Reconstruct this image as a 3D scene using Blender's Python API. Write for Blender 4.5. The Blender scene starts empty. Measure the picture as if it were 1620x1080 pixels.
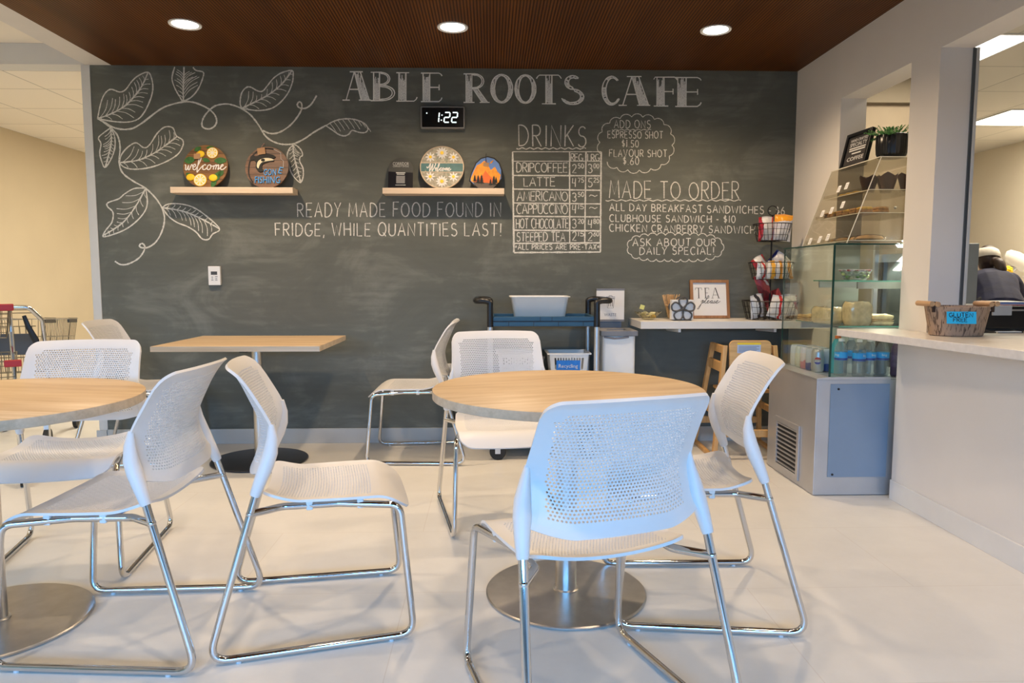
import bpy, math, random
import numpy as np
from mathutils import Vector, Matrix
random.seed(7)
PI = math.pi
scene = bpy.context.scene
C = scene.collection

# ------------------------------------------------------------------ camera
F_PX, PITCH, YAW, ROLL, CAM_H, CAM_D = 1134.06, 0.0900, 0.0296, 0.0005, 1.1163, 4.7943
fw = np.array([math.sin(YAW)*math.cos(PITCH), math.cos(YAW)*math.cos(PITCH), -math.sin(PITCH)])
rt = np.array([math.cos(YAW), -math.sin(YAW), 0.0])
up = np.cross(rt, fw)
rt, up = math.cos(ROLL)*rt+math.sin(ROLL)*up, -math.sin(ROLL)*rt+math.cos(ROLL)*up
cam_d = bpy.data.cameras.new('camera')
cam = bpy.data.objects.new('camera', cam_d)
C.objects.link(cam)
cam_d.sensor_width = 36.0
cam_d.lens = F_PX/1620*36.0
cam_d.clip_start = 0.05
M = Matrix(((rt[0], up[0], -fw[0], 0), (rt[1], up[1], -fw[1], -CAM_D), (rt[2], up[2], -fw[2], CAM_H), (0, 0, 0, 1)))
cam.matrix_world = M
scene.camera = cam

def on_plane(px, py, axis, val):
    """where the sight line of a photo pixel meets a real plane of the room"""
    o = np.array([0, -CAM_D, CAM_H])
    d = fw + rt*(px-810)/F_PX - up*(py-540)/F_PX
    return o + d*(val-o[axis])/d[axis]

# ------------------------------------------------------------------ world, exposure, daylight
scene.view_settings.view_transform = 'Standard'
scene.view_settings.look = 'None'
scene.view_settings.gamma = 1.0
scene.view_settings.use_curve_mapping = False
scene.view_settings.exposure = 0.0
world = bpy.data.worlds.new('world'); scene.world = world
world.use_nodes = True
world.node_tree.nodes['Background'].inputs[0].default_value = (0.30, 0.55, 1.0, 1)
world.node_tree.nodes['Background'].inputs[1].default_value = 0.25

def area_light(name, loc, rot, sx, sy, power, col):
    l = bpy.data.lights.new(name, 'AREA'); l.shape = 'RECTANGLE'; l.size = sx; l.size_y = sy
    l.energy = power; l.color = col
    o = bpy.data.objects.new(name, l); C.objects.link(o); o.location = loc; o.rotation_euler = rot
    return o
DAY = (0.15, 0.46, 1.0)
WARM = (1.0, 0.74, 0.475)
# daylight falling in from the sky side through the low windows of the wall behind the camera
area_light('window_daylight', (-1.0, -10.6, 2.25), (PI/2-0.12, 0, 0), 8.0, 1.2, 1500, DAY)
SPOT_POWER, SPOT_COL = 36.5, WARM

# ------------------------------------------------------------------ materials
def nt(m):
    m.use_nodes = True
    return m.node_tree, m.node_tree.nodes['Principled BSDF']
def mat(name, col, rough=0.5, metal=0.0, var=0.0, vscale=8.0, bump=0.0, bscale=60.0, spec=0.5, emit=None, estr=1.0):
    m = bpy.data.materials.new(name); t, b = nt(m)
    b.inputs['Roughness'].default_value = rough; b.inputs['Metallic'].default_value = metal
    b.inputs['Specular IOR Level'].default_value = spec
    b.inputs['Base Color'].default_value = (*col, 1)
    tc = t.nodes.new('ShaderNodeTexCoord')
    if var > 0:
        n = t.nodes.new('ShaderNodeTexNoise'); n.inputs['Scale'].default_value = vscale; n.inputs['Detail'].default_value = 4
        t.links.new(tc.outputs['Object'], n.inputs['Vector'])
        r = t.nodes.new('ShaderNodeValToRGB')
        r.color_ramp.elements[0].position = 0.3; r.color_ramp.elements[1].position = 0.7
        r.color_ramp.elements[0].color = (*[c*(1-var) for c in col], 1)
        r.color_ramp.elements[1].color = (*[min(1, c*(1+var)) for c in col], 1)
        t.links.new(n.outputs['Fac'], r.inputs['Fac']); t.links.new(r.outputs['Color'], b.inputs['Base Color'])
    if bump > 0:
        n2 = t.nodes.new('ShaderNodeTexNoise'); n2.inputs['Scale'].default_value = bscale; n2.inputs['Detail'].default_value = 5
        t.links.new(tc.outputs['Object'], n2.inputs['Vector'])
        bp = t.nodes.new('ShaderNodeBump'); bp.inputs['Strength'].default_value = bump; bp.inputs['Distance'].default_value = 0.004
        t.links.new(n2.outputs['Fac'], bp.inputs['Height']); t.links.new(bp.outputs['Normal'], b.inputs['Normal'])
    if emit:
        b.inputs['Emission Color'].default_value = (*emit, 1); b.inputs['Emission Strength'].default_value = estr
    return m
def wood(name, c1, c2, axis=0, scale=1.0, rough=0.45):
    """long grain along one object axis"""
    m = bpy.data.materials.new(name); t, b = nt(m)
    b.inputs['Roughness'].default_value = rough
    tc = t.nodes.new('ShaderNodeTexCoord'); mp = t.nodes.new('ShaderNodeMapping')
    s = [14*scale]*3; s[axis] = 0.9*scale
    mp.inputs['Scale'].default_value = s
    t.links.new(tc.outputs['Object'], mp.inputs['Vector'])
    n = t.nodes.new('ShaderNodeTexNoise'); n.inputs['Scale'].default_value = 1.6; n.inputs['Detail'].default_value = 6; n.inputs['Roughness'].default_value = 0.6
    n.inputs['Distortion'].default_value = 0.6
    t.links.new(mp.outputs[0], n.inputs['Vector'])
    n3 = t.nodes.new('ShaderNodeTexNoise'); n3.inputs['Scale'].default_value = 9.0; n3.inputs['Detail'].default_value = 3
    t.links.new(mp.outputs[0], n3.inputs['Vector'])
    mx = t.nodes.new('ShaderNodeMath'); mx.operation = 'MULTIPLY_ADD'; mx.inputs[1].default_value = 0.35
    t.links.new(n3.outputs['Fac'], mx.inputs[0]); t.links.new(n.outputs['Fac'], mx.inputs[2])
    r = t.nodes.new('ShaderNodeValToRGB')
    r.color_ramp.elements[0].position = 0.48; r.color_ramp.elements[1].position = 0.86
    r.color_ramp.elements[0].color = (*c1, 1); r.color_ramp.elements[1].color = (*c2, 1)
    t.links.new(mx.outputs[0], r.inputs['Fac']); t.links.new(r.outputs['Color'], b.inputs['Base Color'])
    return m
def clear(name, tint, gloss=1.0, rough=0.02, milk=0.0):
    """thin clear sheet: straight-through light with a Fresnel reflection"""
    m = bpy.data.materials.new(name); m.use_nodes = True; t = m.node_tree; t.nodes.clear()
    o = t.nodes.new('ShaderNodeOutputMaterial'); tr = t.nodes.new('ShaderNodeBsdfTransparent'); tr.inputs[0].default_value = (*tint, 1)
    g = t.nodes.new('ShaderNodeBsdfGlossy'); g.inputs['Roughness'].default_value = rough
    lw = t.nodes.new('ShaderNodeLayerWeight'); lw.inputs['Blend'].default_value = 0.5
    pw = t.nodes.new('ShaderNodeMath'); pw.operation = 'POWER'; pw.inputs[1].default_value = 4.5
    ml = t.nodes.new('ShaderNodeMath'); ml.operation = 'MULTIPLY_ADD'; ml.inputs[1].default_value = 0.7; ml.inputs[2].default_value = 0.035*gloss; ml.use_clamp = True
    mix = t.nodes.new('ShaderNodeMixShader')
    t.links.new(lw.outputs['Facing'], pw.inputs[0]); t.links.new(pw.outputs[0], ml.inputs[0]); t.links.new(ml.outputs[0], mix.inputs[0])
    t.links.new(tr.outputs[0], mix.inputs[1]); t.links.new(g.outputs[0], mix.inputs[2]); out = mix
    if milk:
        df = t.nodes.new('ShaderNodeBsdfTranslucent'); df.inputs[0].default_value = (0.85, 0.92, 0.95, 1); d2 = t.nodes.new('ShaderNodeBsdfDiffuse'); d2.inputs[0].default_value = (0.85, 0.92, 0.95, 1)
        a1 = t.nodes.new('ShaderNodeMixShader'); a1.inputs[0].default_value = 0.5; t.links.new(df.outputs[0], a1.inputs[1]); t.links.new(d2.outputs[0], a1.inputs[2])
        out = t.nodes.new('ShaderNodeMixShader'); out.inputs[0].default_value = milk; t.links.new(mix.outputs[0], out.inputs[1]); t.links.new(a1.outputs[0], out.inputs[2])
    t.links.new(out.outputs[0], o.inputs[0])
    return m
def glow(name, col, s):
    m = bpy.data.materials.new(name); m.use_nodes = True; t = m.node_tree; t.nodes.clear()
    o = t.nodes.new('ShaderNodeOutputMaterial'); e = t.nodes.new('ShaderNodeEmission')
    e.inputs[0].default_value = (*col, 1); e.inputs[1].default_value = s
    t.links.new(e.outputs[0], o.inputs[0]); return m

def mat_blackboard():
    m = bpy.data.materials.new('blackboard_paint'); t, b = nt(m)
    tc = t.nodes.new('ShaderNodeTexCoord'); mp = t.nodes.new('ShaderNodeMapping'); mp.inputs['Scale'].default_value = (1.0, 1.0, 1.5)
    t.links.new(tc.outputs['Object'], mp.inputs['Vector'])
    n = t.nodes.new('ShaderNodeTexNoise'); n.inputs['Scale'].default_value = 2.0; n.inputs['Detail'].default_value = 7; n.inputs['Roughness'].default_value = 0.62; n.inputs['Distortion'].default_value = 1.1
    t.links.new(mp.outputs[0], n.inputs['Vector'])
    mp2 = t.nodes.new('ShaderNodeMapping'); mp2.inputs['Scale'].default_value = (1.2, 1, 9); mp2.inputs['Rotation'].default_value = (0, 0.5, 0)
    t.links.new(tc.outputs['Object'], mp2.inputs['Vector'])
    n2 = t.nodes.new('ShaderNodeTexNoise'); n2.inputs['Scale'].default_value = 3.0; n2.inputs['Detail'].default_value = 5
    t.links.new(mp2.outputs[0], n2.inputs['Vector'])
    ma = t.nodes.new('ShaderNodeMath'); ma.operation = 'MULTIPLY_ADD'; ma.inputs[1].default_value = 0.4
    t.links.new(n2.outputs['Fac'], ma.inputs[0]); t.links.new(n.outputs['Fac'], ma.inputs[2])
    r = t.nodes.new('ShaderNodeValToRGB')
    e = r.color_ramp.elements
    e[0].position = 0.45; e[0].color = (0.098, 0.104, 0.088, 1); e[1].position = 1.0; e[1].color = (0.205, 0.212, 0.182, 1)
    x = e.new(0.72); x.color = (0.121, 0.127, 0.108, 1)
    t.links.new(ma.outputs[0], r.inputs['Fac']); t.links.new(r.outputs['Color'], b.inputs['Base Color'])
    b.inputs['Roughness'].default_value = 0.62; b.inputs['Specular IOR Level'].default_value = 0.35
    return m
def mat_floor():
    m = bpy.data.materials.new('floor_tile'); t, b = nt(m)
    tc = t.nodes.new('ShaderNodeTexCoord')
    br = t.nodes.new('ShaderNodeTexBrick'); br.offset = 0.5
    mp = t.nodes.new('ShaderNodeMapping'); mp.inputs['Location'].default_value = (0.3, 2.33, 0)
    t.links.new(tc.outputs['Object'], mp.inputs['Vector']); t.links.new(mp.outputs[0], br.inputs['Vector'])
    br.inputs['Scale'].default_value = 1.0; br.inputs['Brick Width'].default_value = 1.22; br.inputs['Row Height'].default_value = 0.61
    br.inputs['Mortar Size'].default_value = 0.0016; br.inputs['Mortar Smooth'].default_value = 0.3
    br.inputs['Color1'].default_value = (0.735, 0.72, 0.68, 1); br.inputs['Color2'].default_value = (0.75, 0.735, 0.695, 1); br.inputs['Mortar'].default_value = (0.66, 0.62, 0.57, 1)
    n = t.nodes.new('ShaderNodeTexNoise'); n.inputs['Scale'].default_value = 3.5; n.inputs['Detail'].default_value = 8; n.inputs['Roughness'].default_value = 0.7
    t.links.new(tc.outputs['Object'], n.inputs['Vector'])
    r = t.nodes.new('ShaderNodeValToRGB'); r.color_ramp.elements[0].position = 0.3; r.color_ramp.elements[1].position = 0.75
    r.color_ramp.elements[0].color = (0.90, 0.90, 0.90, 1); r.color_ramp.elements[1].color = (1, 1, 1, 1)
    t.links.new(n.outputs['Fac'], r.inputs['Fac'])
    mx = t.nodes.new('ShaderNodeMix'); mx.data_type = 'RGBA'; mx.blend_type = 'MULTIPLY'; mx.inputs['Factor'].default_value = 1
    t.links.new(br.outputs['Color'], mx.inputs['A']); t.links.new(r.outputs['Color'], mx.inputs['B'])
    t.links.new(mx.outputs['Result'], b.inputs['Base Color'])
    b.inputs['Roughness'].default_value = 0.42; b.inputs['Specular IOR Level'].default_value = 0.4
    return m
def mat_slat_ceiling():
    m = bpy.data.materials.new('grooved_brown_ceiling'); t, b = nt(m)
    tc = t.nodes.new('ShaderNodeTexCoord')
    w = t.nodes.new('ShaderNodeTexWave'); w.wave_type = 'BANDS'; w.bands_direction = 'X'; w.inputs['Scale'].default_value = 19.0; w.inputs['Distortion'].default_value = 0
    t.links.new(tc.outputs['Object'], w.inputs['Vector'])
    w2 = t.nodes.new('ShaderNodeTexWave'); w2.wave_type = 'BANDS'; w2.bands_direction = 'Y'; w2.inputs['Scale'].default_value = 12.0
    t.links.new(tc.outputs['Object'], w2.inputs['Vector'])
    n = t.nodes.new('ShaderNodeTexNoise'); n.inputs['Scale'].default_value = 1.0; n.inputs['Detail'].default_value = 3
    mp = t.nodes.new('ShaderNodeMapping'); mp.inputs['Scale'].default_value = (6, 0.8, 1)
    t.links.new(tc.outputs['Object'], mp.inputs['Vector']); t.links.new(mp.outputs[0], n.inputs['Vector'])
    r = t.nodes.new('ShaderNodeValToRGB'); r.color_ramp.elements[0].position = 0.15; r.color_ramp.elements[1].position = 0.6
    r.color_ramp.elements[0].color = (0.024, 0.007, 0.0015, 1); r.color_ramp.elements[1].color = (0.145, 0.049, 0.007, 1)
    t.links.new(w.outputs['Fac'], r.inputs['Fac'])
    r2 = t.nodes.new('ShaderNodeValToRGB'); r2.color_ramp.elements[0].color = (0.72, 0.68, 0.64, 1); r2.color_ramp.elements[1].color = (1.2, 1.2, 1.2, 1)
    r2.color_ramp.elements[0].position = 0.3; r2.color_ramp.elements[1].position = 0.7
    t.links.new(n.outputs['Fac'], r2.inputs['Fac'])
    mx = t.nodes.new('ShaderNodeMix'); mx.data_type = 'RGBA'; mx.blend_type = 'MULTIPLY'; mx.inputs['Factor'].default_value = 1
    t.links.new(r.outputs['Color'], mx.inputs['A']); t.links.new(r2.outputs['Color'], mx.inputs['B'])
    t.links.new(mx.outputs['Result'], b.inputs['Base Color'])
    b.inputs['Roughness'].default_value = 0.5; b.inputs['Specular IOR Level'].default_value = 0.2
    bp = t.nodes.new('ShaderNodeBump'); bp.inputs['Strength'].default_value = 0.25; bp.inputs['Distance'].default_value = 0.003
    t.links.new(w.outputs['Fac'], bp.inputs['Height']); t.links.new(bp.outputs['Normal'], b.inputs['Normal'])
    return m
def mat_tiles(name, col, off=(0, 0, 0)):
    m = bpy.data.materials.new(name); t, b = nt(m)
    tc = t.nodes.new('ShaderNodeTexCoord'); mp = t.nodes.new('ShaderNodeMapping'); mp.inputs['Location'].default_value = off
    br = t.nodes.new('ShaderNodeTexBrick'); br.offset = 0.0
    t.links.new(tc.outputs['Object'], mp.inputs['Vector']); t.links.new(mp.outputs[0], br.inputs['Vector'])
    br.inputs['Scale'].default_value = 1; br.inputs['Brick Width'].default_value = 0.61; br.inputs['Row Height'].default_value = 0.61
    br.inputs['Mortar Size'].default_value = 0.006; br.inputs['Mortar Smooth'].default_value = 0.2
    br.inputs['Color1'].default_value = (*col, 1); br.inputs['Color2'].default_value = (*[c*0.97 for c in col], 1); br.inputs['Mortar'].default_value = (*[c*0.62 for c in col], 1)
    n = t.nodes.new('ShaderNodeTexNoise'); n.inputs['Scale'].default_value = 90; n.inputs['Detail'].default_value = 3
    t.links.new(tc.outputs['Object'], n.inputs['Vector'])
    bp = t.nodes.new('ShaderNodeBump'); bp.inputs['Strength'].default_value = 0.2; bp.inputs['Distance'].default_value = 0.003
    t.links.new(n.outputs['Fac'], bp.inputs['Height']); t.links.new(bp.outputs['Normal'], b.inputs['Normal'])
    t.links.new(br.outputs['Color'], b.inputs['Base Color']); b.inputs['Roughness'].default_value = 0.9
    return m
def mat_chalk(name, col, dens):
    m = bpy.data.materials.new(name); m.use_nodes = True; t = m.node_tree; b = t.nodes['Principled BSDF']; o = t.nodes['Material Output']
    b.inputs['Base Color'].default_value = (*col, 1); b.inputs['Roughness'].default_value = 0.95
    tc = t.nodes.new('ShaderNodeTexCoord'); n = t.nodes.new('ShaderNodeTexNoise'); n.inputs['Scale'].default_value = 420; n.inputs['Detail'].default_value = 3
    t.links.new(tc.outputs['Object'], n.inputs['Vector'])
    r = t.nodes.new('ShaderNodeValToRGB'); r.color_ramp.elements[0].position = 0.72-dens; r.color_ramp.elements[1].position = 0.97-dens
    t.links.new(n.outputs['Fac'], r.inputs['Fac'])
    tr = t.nodes.new('ShaderNodeBsdfTransparent'); mix = t.nodes.new('ShaderNodeMixShader')
    t.links.new(r.outputs['Color'], mix.inputs[0]); t.links.new(tr.outputs[0], mix.inputs[1]); t.links.new(b.outputs[0], mix.inputs[2])
    t.links.new(mix.outputs[0], o.inputs[0]); return m
def mat_bands(name, stops, axis=2, noise=0.0, rough=0.35, rot=(0, 0, 0), scale=1.0, const=True):
    """printed bands along one object axis; stops = [(pos, colour)] over 0..1 of the object's own coordinate * scale + .5"""
    m = bpy.data.materials.new(name); t, b = nt(m)
    tc = t.nodes.new('ShaderNodeTexCoord'); mp = t.nodes.new('ShaderNodeMapping'); mp.inputs['Rotation'].default_value = rot
    t.links.new(tc.outputs['Object'], mp.inputs['Vector'])
    sp = t.nodes.new('ShaderNodeSeparateXYZ'); t.links.new(mp.outputs[0], sp.inputs[0])
    ma = t.nodes.new('ShaderNodeMath'); ma.operation = 'MULTIPLY_ADD'; ma.inputs[1].default_value = scale; ma.inputs[2].default_value = 0.5
    t.links.new(sp.outputs[axis], ma.inputs[0]); src = ma.outputs[0]
    if noise:
        n = t.nodes.new('ShaderNodeTexNoise'); n.inputs['Scale'].default_value = 24; n.inputs['Detail'].default_value = 5
        t.links.new(tc.outputs['Object'], n.inputs['Vector'])
        m2 = t.nodes.new('ShaderNodeMath'); m2.operation = 'MULTIPLY_ADD'; m2.inputs[1].default_value = noise
        t.links.new(n.outputs['Fac'], m2.inputs[0]); t.links.new(src, m2.inputs[2])
        m3 = t.nodes.new('ShaderNodeMath'); m3.operation = 'SUBTRACT'; m3.inputs[1].default_value = noise*0.5
        t.links.new(m2.outputs[0], m3.inputs[0]); src = m3.outputs[0]
    r = t.nodes.new('ShaderNodeValToRGB'); r.color_ramp.interpolation = 'CONSTANT' if const else 'LINEAR'
    e = r.color_ramp.elements
    e[0].position = stops[0][0]; e[0].color = (*stops[0][1], 1)
    e[1].position = stops[1][0]; e[1].color = (*stops[1][1], 1)
    for p, c in stops[2:]:
        x = e.new(p); x.color = (*c, 1)
    t.links.new(src, r.inputs['Fac']); t.links.new(r.outputs['Color'], b.inputs['Base Color']); b.inputs['Roughness'].default_value = rough
    return m

K = dict(
    board=mat_blackboard(), floor=mat_floor(), slat=mat_slat_ceiling(),
    tile_hall=mat_tiles('hall_ceiling_tile', (0.92, 0.85, 0.73), (4.42, 0.0, 0)), tile_kitchen=mat_tiles('kitchen_ceiling_tile', (0.72, 0.68, 0.60), (0.12, 0.15, 0)),
    white_wall=mat('white_wall_paint', (0.78, 0.74, 0.695), 0.6, var=0.02, vscale=3, bump=0.05, bscale=120),
    cream_wall=mat('cream_wall_paint', (0.68, 0.575, 0.40), 0.7, var=0.03, vscale=2, bump=0.05, bscale=120),
    kitchen_wall=mat('kitchen_wall_paint', (0.75, 0.68, 0.55), 0.7, var=0.02, vscale=2),
    trim=mat('pale_trim', (0.60, 0.60, 0.58), 0.5, var=0.03), base_grey=mat('grey_baseboard', (0.52, 0.52, 0.50), 0.5, var=0.04, vscale=5),
    drywall=mat('ceiling_drywall', (0.76, 0.72, 0.66), 0.8, var=0.02),
    shell=mat('white_chair_plastic', (0.75, 0.74, 0.73), 0.42, bump=0.03, bscale=300),
    chrome=mat('chrome', (0.66, 0.66, 0.66), 0.08, 1.0, var=0.03), steel=mat('brushed_steel', (0.52, 0.51, 0.50), 0.34, 1.0, var=0.08, vscale=20),
    steel_pole=mat('satin_steel_pole', (0.62, 0.60, 0.57), 0.28, 1.0, var=0.05, vscale=30),
    galv=mat('grey_painted_steel', (0.52, 0.52, 0.53), 0.36, 0.6, var=0.05, vscale=6), case_panel=mat('blue_grey_panel', (0.22, 0.285, 0.37), 0.40, 0.1, var=0.04, vscale=4),
    oak=wood('light_oak_laminate', (0.50, 0.345, 0.195), (0.67, 0.515, 0.335), 0), oak_edge=wood('oak_edge_band', (0.48, 0.39, 0.28), (0.64, 0.53, 0.40), 0),
    dark_disc=mat('dark_table_base', (0.045, 0.045, 0.05), 0.35, 0.6, var=0.1), rubber=mat('black_rubber', (0.012, 0.012, 0.012), 0.6, var=0.1),
    glide=mat('clear_glide', (0.6, 0.6, 0.6), 0.4, var=0.05),
    shelf_wood=wood('pale_birch_shelf', (0.62, 0.48, 0.34), (0.76, 0.62, 0.47), 0, rough=0.55),
    quartz=mat('pale_quartz_counter', (0.74, 0.70, 0.66), 0.22, var=0.05, vscale=40), white_lam=mat('white_laminate', (0.72, 0.69, 0.65), 0.4, var=0.02),
    chalk=mat_chalk('chalk_line', (0.76, 0.75, 0.68), 0.46), chalk_bold=mat_chalk('bold_chalk', (0.82, 0.82, 0.76), 0.60), chalk_soft=mat_chalk('chalk_hatching', (0.78, 0.78, 0.74), 0.47),
    glass=clear('case_glass', (0.945, 0.98, 0.962)), acrylic=clear('clear_acrylic', (0.95, 0.94, 0.90), 1.0), pet=clear('clear_bottle_plastic', (0.93, 0.97, 0.98), 2.0, 0.08, 0.16),
    glass_edge=mat('dark_glass_edge', (0.01, 0.05, 0.04), 0.2), green_edge=mat('green_glass_edge', (0.12, 0.45, 0.33), 0.15),
    black=mat('black_plastic', (0.010, 0.010, 0.011), 0.35, var=0.2), black_matte=mat('black_matte', (0.012, 0.012, 0.013), 0.7, var=0.2),
    white=mat('white_plastic', (0.78, 0.78, 0.76), 0.4, var=0.02), paper=mat('white_card', (0.80, 0.79, 0.77), 0.7, var=0.02),
    ink=mat('black_ink', (0.012, 0.012, 0.012), 0.7, var=0.2), grey_ink=mat('grey_ink', (0.16, 0.16, 0.19), 0.7, var=0.1),
    cart_blue=mat('dark_blue_cart_plastic', (0.020, 0.075, 0.135), 0.42, bump=0.06, bscale=200), alu=mat('satin_aluminium', (0.62, 0.62, 0.62), 0.35, 0.8, var=0.05),
    bin_grey=mat('grey_bin_lid', (0.20, 0.20, 0.21), 0.4, var=0.05), bag=mat('grey_bin_bag', (0.16, 0.16, 0.19), 0.35, var=0.2, vscale=30),
    recycle_blue=mat('blue_label', (0.02, 0.22, 0.72), 0.5, var=0.03), cyan_card=mat('bright_cyan_card', (0.02, 0.50, 0.86), 0.6, var=0.03),
    frame_wood=wood('warm_frame_wood', (0.26, 0.115, 0.045), (0.42, 0.21, 0.09), 2, 2.0, 0.5), stick_wood=mat('stir_stick_wood', (0.66, 0.42, 0.20), 0.6, var=0.25, vscale=60),
    clip=mat('satin_plate', (0.55, 0.55, 0.55), 0.3, 1.0, var=0.05),
    hc_wood=wood('natural_high_chair_wood', (0.50, 0.27, 0.09), (0.70, 0.43, 0.18), 2, 1.0, 0.5),
    wire=mat('black_wire', (0.012, 0.012, 0.013), 0.4, 0.3, var=0.1), cart_wire=mat('dull_zinc_wire', (0.24, 0.21, 0.15), 0.35, 0.9, var=0.1), red=mat('red_plastic', (0.42, 0.02, 0.02), 0.4, var=0.08),
    dark_grey=mat('dark_grey_plastic', (0.055, 0.055, 0.055), 0.5, var=0.1), yellow=mat('yellow_print', (0.86, 0.62, 0.03), 0.5, var=0.05), label_blue=mat('pale_blue_print', (0.45, 0.55, 0.75), 0.5, var=0.05),
    led=glow('white_led', (0.85, 1.0, 0.97), 2.2), lamp=glow('lit_lamp_lens', (1.0, 0.93, 0.82), 14.0), panel=glow('lit_ceiling_panel', (1.0, 0.95, 0.86), 4.5),
)

# ------------------------------------------------------------------ mesh helpers
class MB:
    """collects shapes and links them as ONE mesh object"""
    def __init__(self): self.v, self.f, self.mi, self.k = [], [], [], 0
    def add(self, vs, fs, T=None):
        o = len(self.v)
        for p in vs:
            p = Vector(p)
            if T is not None: p = T @ p
            self.v.append((p.x, p.y, p.z))
        for f in fs:
            self.f.append([i+o for i in f]); self.mi.append(self.k)
        return self
    def box(self, lo, hi, T=None):
        x0, y0, z0 = lo; x1, y1, z1 = hi
        v = [(x0, y0, z0), (x1, y0, z0), (x1, y1, z0), (x0, y1, z0), (x0, y0, z1), (x1, y0, z1), (x1, y1, z1), (x0, y1, z1)]
        return self.add(v, [(0, 3, 2, 1), (4, 5, 6, 7), (0, 1, 5, 4), (1, 2, 6, 5), (2, 3, 7, 6), (3, 0, 4, 7)], T)
    def beam(self, p0, p1, w, h, upv=(0, 0, 1)):
        p0, p1 = Vector(p0), Vector(p1); d = (p1-p0); L = d.length; d = d.normalized()
        s = d.cross(Vector(upv))
        if s.length < 1e-5: s = d.cross(Vector((0, 1, 0)))
        s.normalize(); u = s.cross(d)
        T = Matrix((( s.x, d.x, u.x, p0.x), (s.y, d.y, u.y, p0.y), (s.z, d.z, u.z, p0.z), (0, 0, 0, 1)))
        return self.box((-w/2, 0, -h/2), (w/2, L, h/2), T)
    def prism(self, pts, a0, a1, axis=2, T=None):
        """outline extruded along an axis; pts are the two other coordinates"""
        n = len(pts); v = []
        for a in (a0, a1):
            for p in pts:
                v.append((p[0], p[1], a) if axis == 2 else ((p[0], a, p[1]) if axis == 1 else (a, p[0], p[1])))
        f = [tuple(range(n-1, -1, -1)), tuple(range(n, 2*n))] + [(i, (i+1) % n, n+(i+1) % n, n+i) for i in range(n)]
        return self.add(v, f, T)
    def lathe(self, prof, n=32, T=None, cap=True, sx=1.0, sy=1.0):
        v, f = [], []
        for r, z in prof:
            for i in range(n):
                a = 2*PI*i/n; v.append((r*math.cos(a)*sx, r*math.sin(a)*sy, z))
        m = len(prof)
        for j in range(m-1):
            for i in range(n):
                f.append((j*n+i, j*n+(i+1) % n, (j+1)*n+(i+1) % n, (j+1)*n+i))
        if cap:
            f.append(tuple(range(n-1, -1, -1))); f.append(tuple((m-1)*n+i for i in range(n)))
        return self.add(v, f, T)
    def cyl(self, p0, p1, r0, r1=None, n=16):
        p0, p1 = Vector(p0), Vector(p1); d = p1-p0
        q = Vector((0, 0, 1)).rotation_difference(d.normalized()).to_matrix().to_4x4(); q.translation = p0
        return self.lathe([(r0, 0), (r1 if r1 is not None else r0, d.length)], n, q)
    def tube(self, path, r, n=10, closed=False, flat=None):
        """round tube swept along a path; r a number or one per point; flat=(sx, sy) per point for oval sections"""
        P = [Vector(p) for p in path]; m = len(P); v, f = [], []
        ref = None
        for i in range(m):
            a = P[i-1] if (i > 0 or closed) else P[i]; b = P[(i+1) % m] if (i < m-1 or closed) else P[i]
            d = (b-a).normalized()
            if ref is None:
                ref = d.cross(Vector((0, 0, 1)) if abs(d.z) < 0.9 else Vector((0, 1, 0))).normalized()
            s = (ref - d*ref.dot(d)).normalized(); ref = s; u = s.cross(d)
            rr = r[i] if isinstance(r, (list, tuple)) else r
            fx, fy = flat[i] if flat else (1, 1)
            for k in range(n):
                t = 2*PI*k/n; v.append(P[i] + s*(rr*fx*math.cos(t)) + u*(rr*fy*math.sin(t)))
        for i in range(m if closed else m-1):
            for k in range(n):
                f.append((i*n+k, i*n+(k+1) % n, ((i+1) % m)*n+(k+1) % n, ((i+1) % m)*n+k))
        if not closed:
            f.append(tuple(range(n-1, -1, -1))); f.append(tuple((m-1)*n+k for k in range(n)))
        return self.add(v, f)
    def ball(self, c, r, n=12, m=8, sc=(1, 1, 1)):
        T = Matrix.Translation(Vector(c)) @ Matrix.Diagonal((*sc, 1))
        return self.lathe([(max(1e-4, r*math.sin(PI*j/m)), -r*math.cos(PI*j/m)) for j in range(m+1)], n, T)
    def ribbon(self, pts, w, y=-0.0012, nrm=(0, -1, 0)):
        """flat chalk or ink line on a plane with normal nrm"""
        P = [Vector(p) for p in pts]; N = Vector(nrm); v = []
        for i, p in enumerate(P):
            d = (P[min(i+1, len(P)-1)]-P[max(i-1, 0)])
            if d.length < 1e-9: d = Vector((1, 0, 0))
            s = d.normalized().cross(N); ww = w[i] if isinstance(w, (list, tuple)) else w
            v += [p+s*ww/2, p-s*ww/2]
        return self.add(v, [(2*i, 2*i+2, 2*i+3, 2*i+1) for i in range(len(P)-1)])
    def build(self, name, m, parent=None, smooth=True, ang=35, bevel=0.0, loc=None, seg=2):
        me = bpy.data.meshes.new(name); me.from_pydata(self.v, [], self.f)
        for x in (m if isinstance(m, (list, tuple)) else [m]): me.materials.append(x)
        if isinstance(m, (list, tuple)): me.polygons.foreach_set('material_index', self.mi)
        me.validate(); me.update()
        if smooth:
            me.polygons.foreach_set('use_smooth', [True]*len(me.polygons)); me.set_sharp_from_angle(angle=math.radians(ang))
        o = bpy.data.objects.new(name, me); C.objects.link(o)
        if parent is not None: o.parent = parent
        if loc is not None: o.location = loc
        if bevel:
            b = o.modifiers.new('bevel', 'BEVEL'); b.width = bevel; b.segments = seg; b.limit_method = 'ANGLE'; b.angle_limit = math.radians(40)
            b.harden_normals = False
        return o

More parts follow.
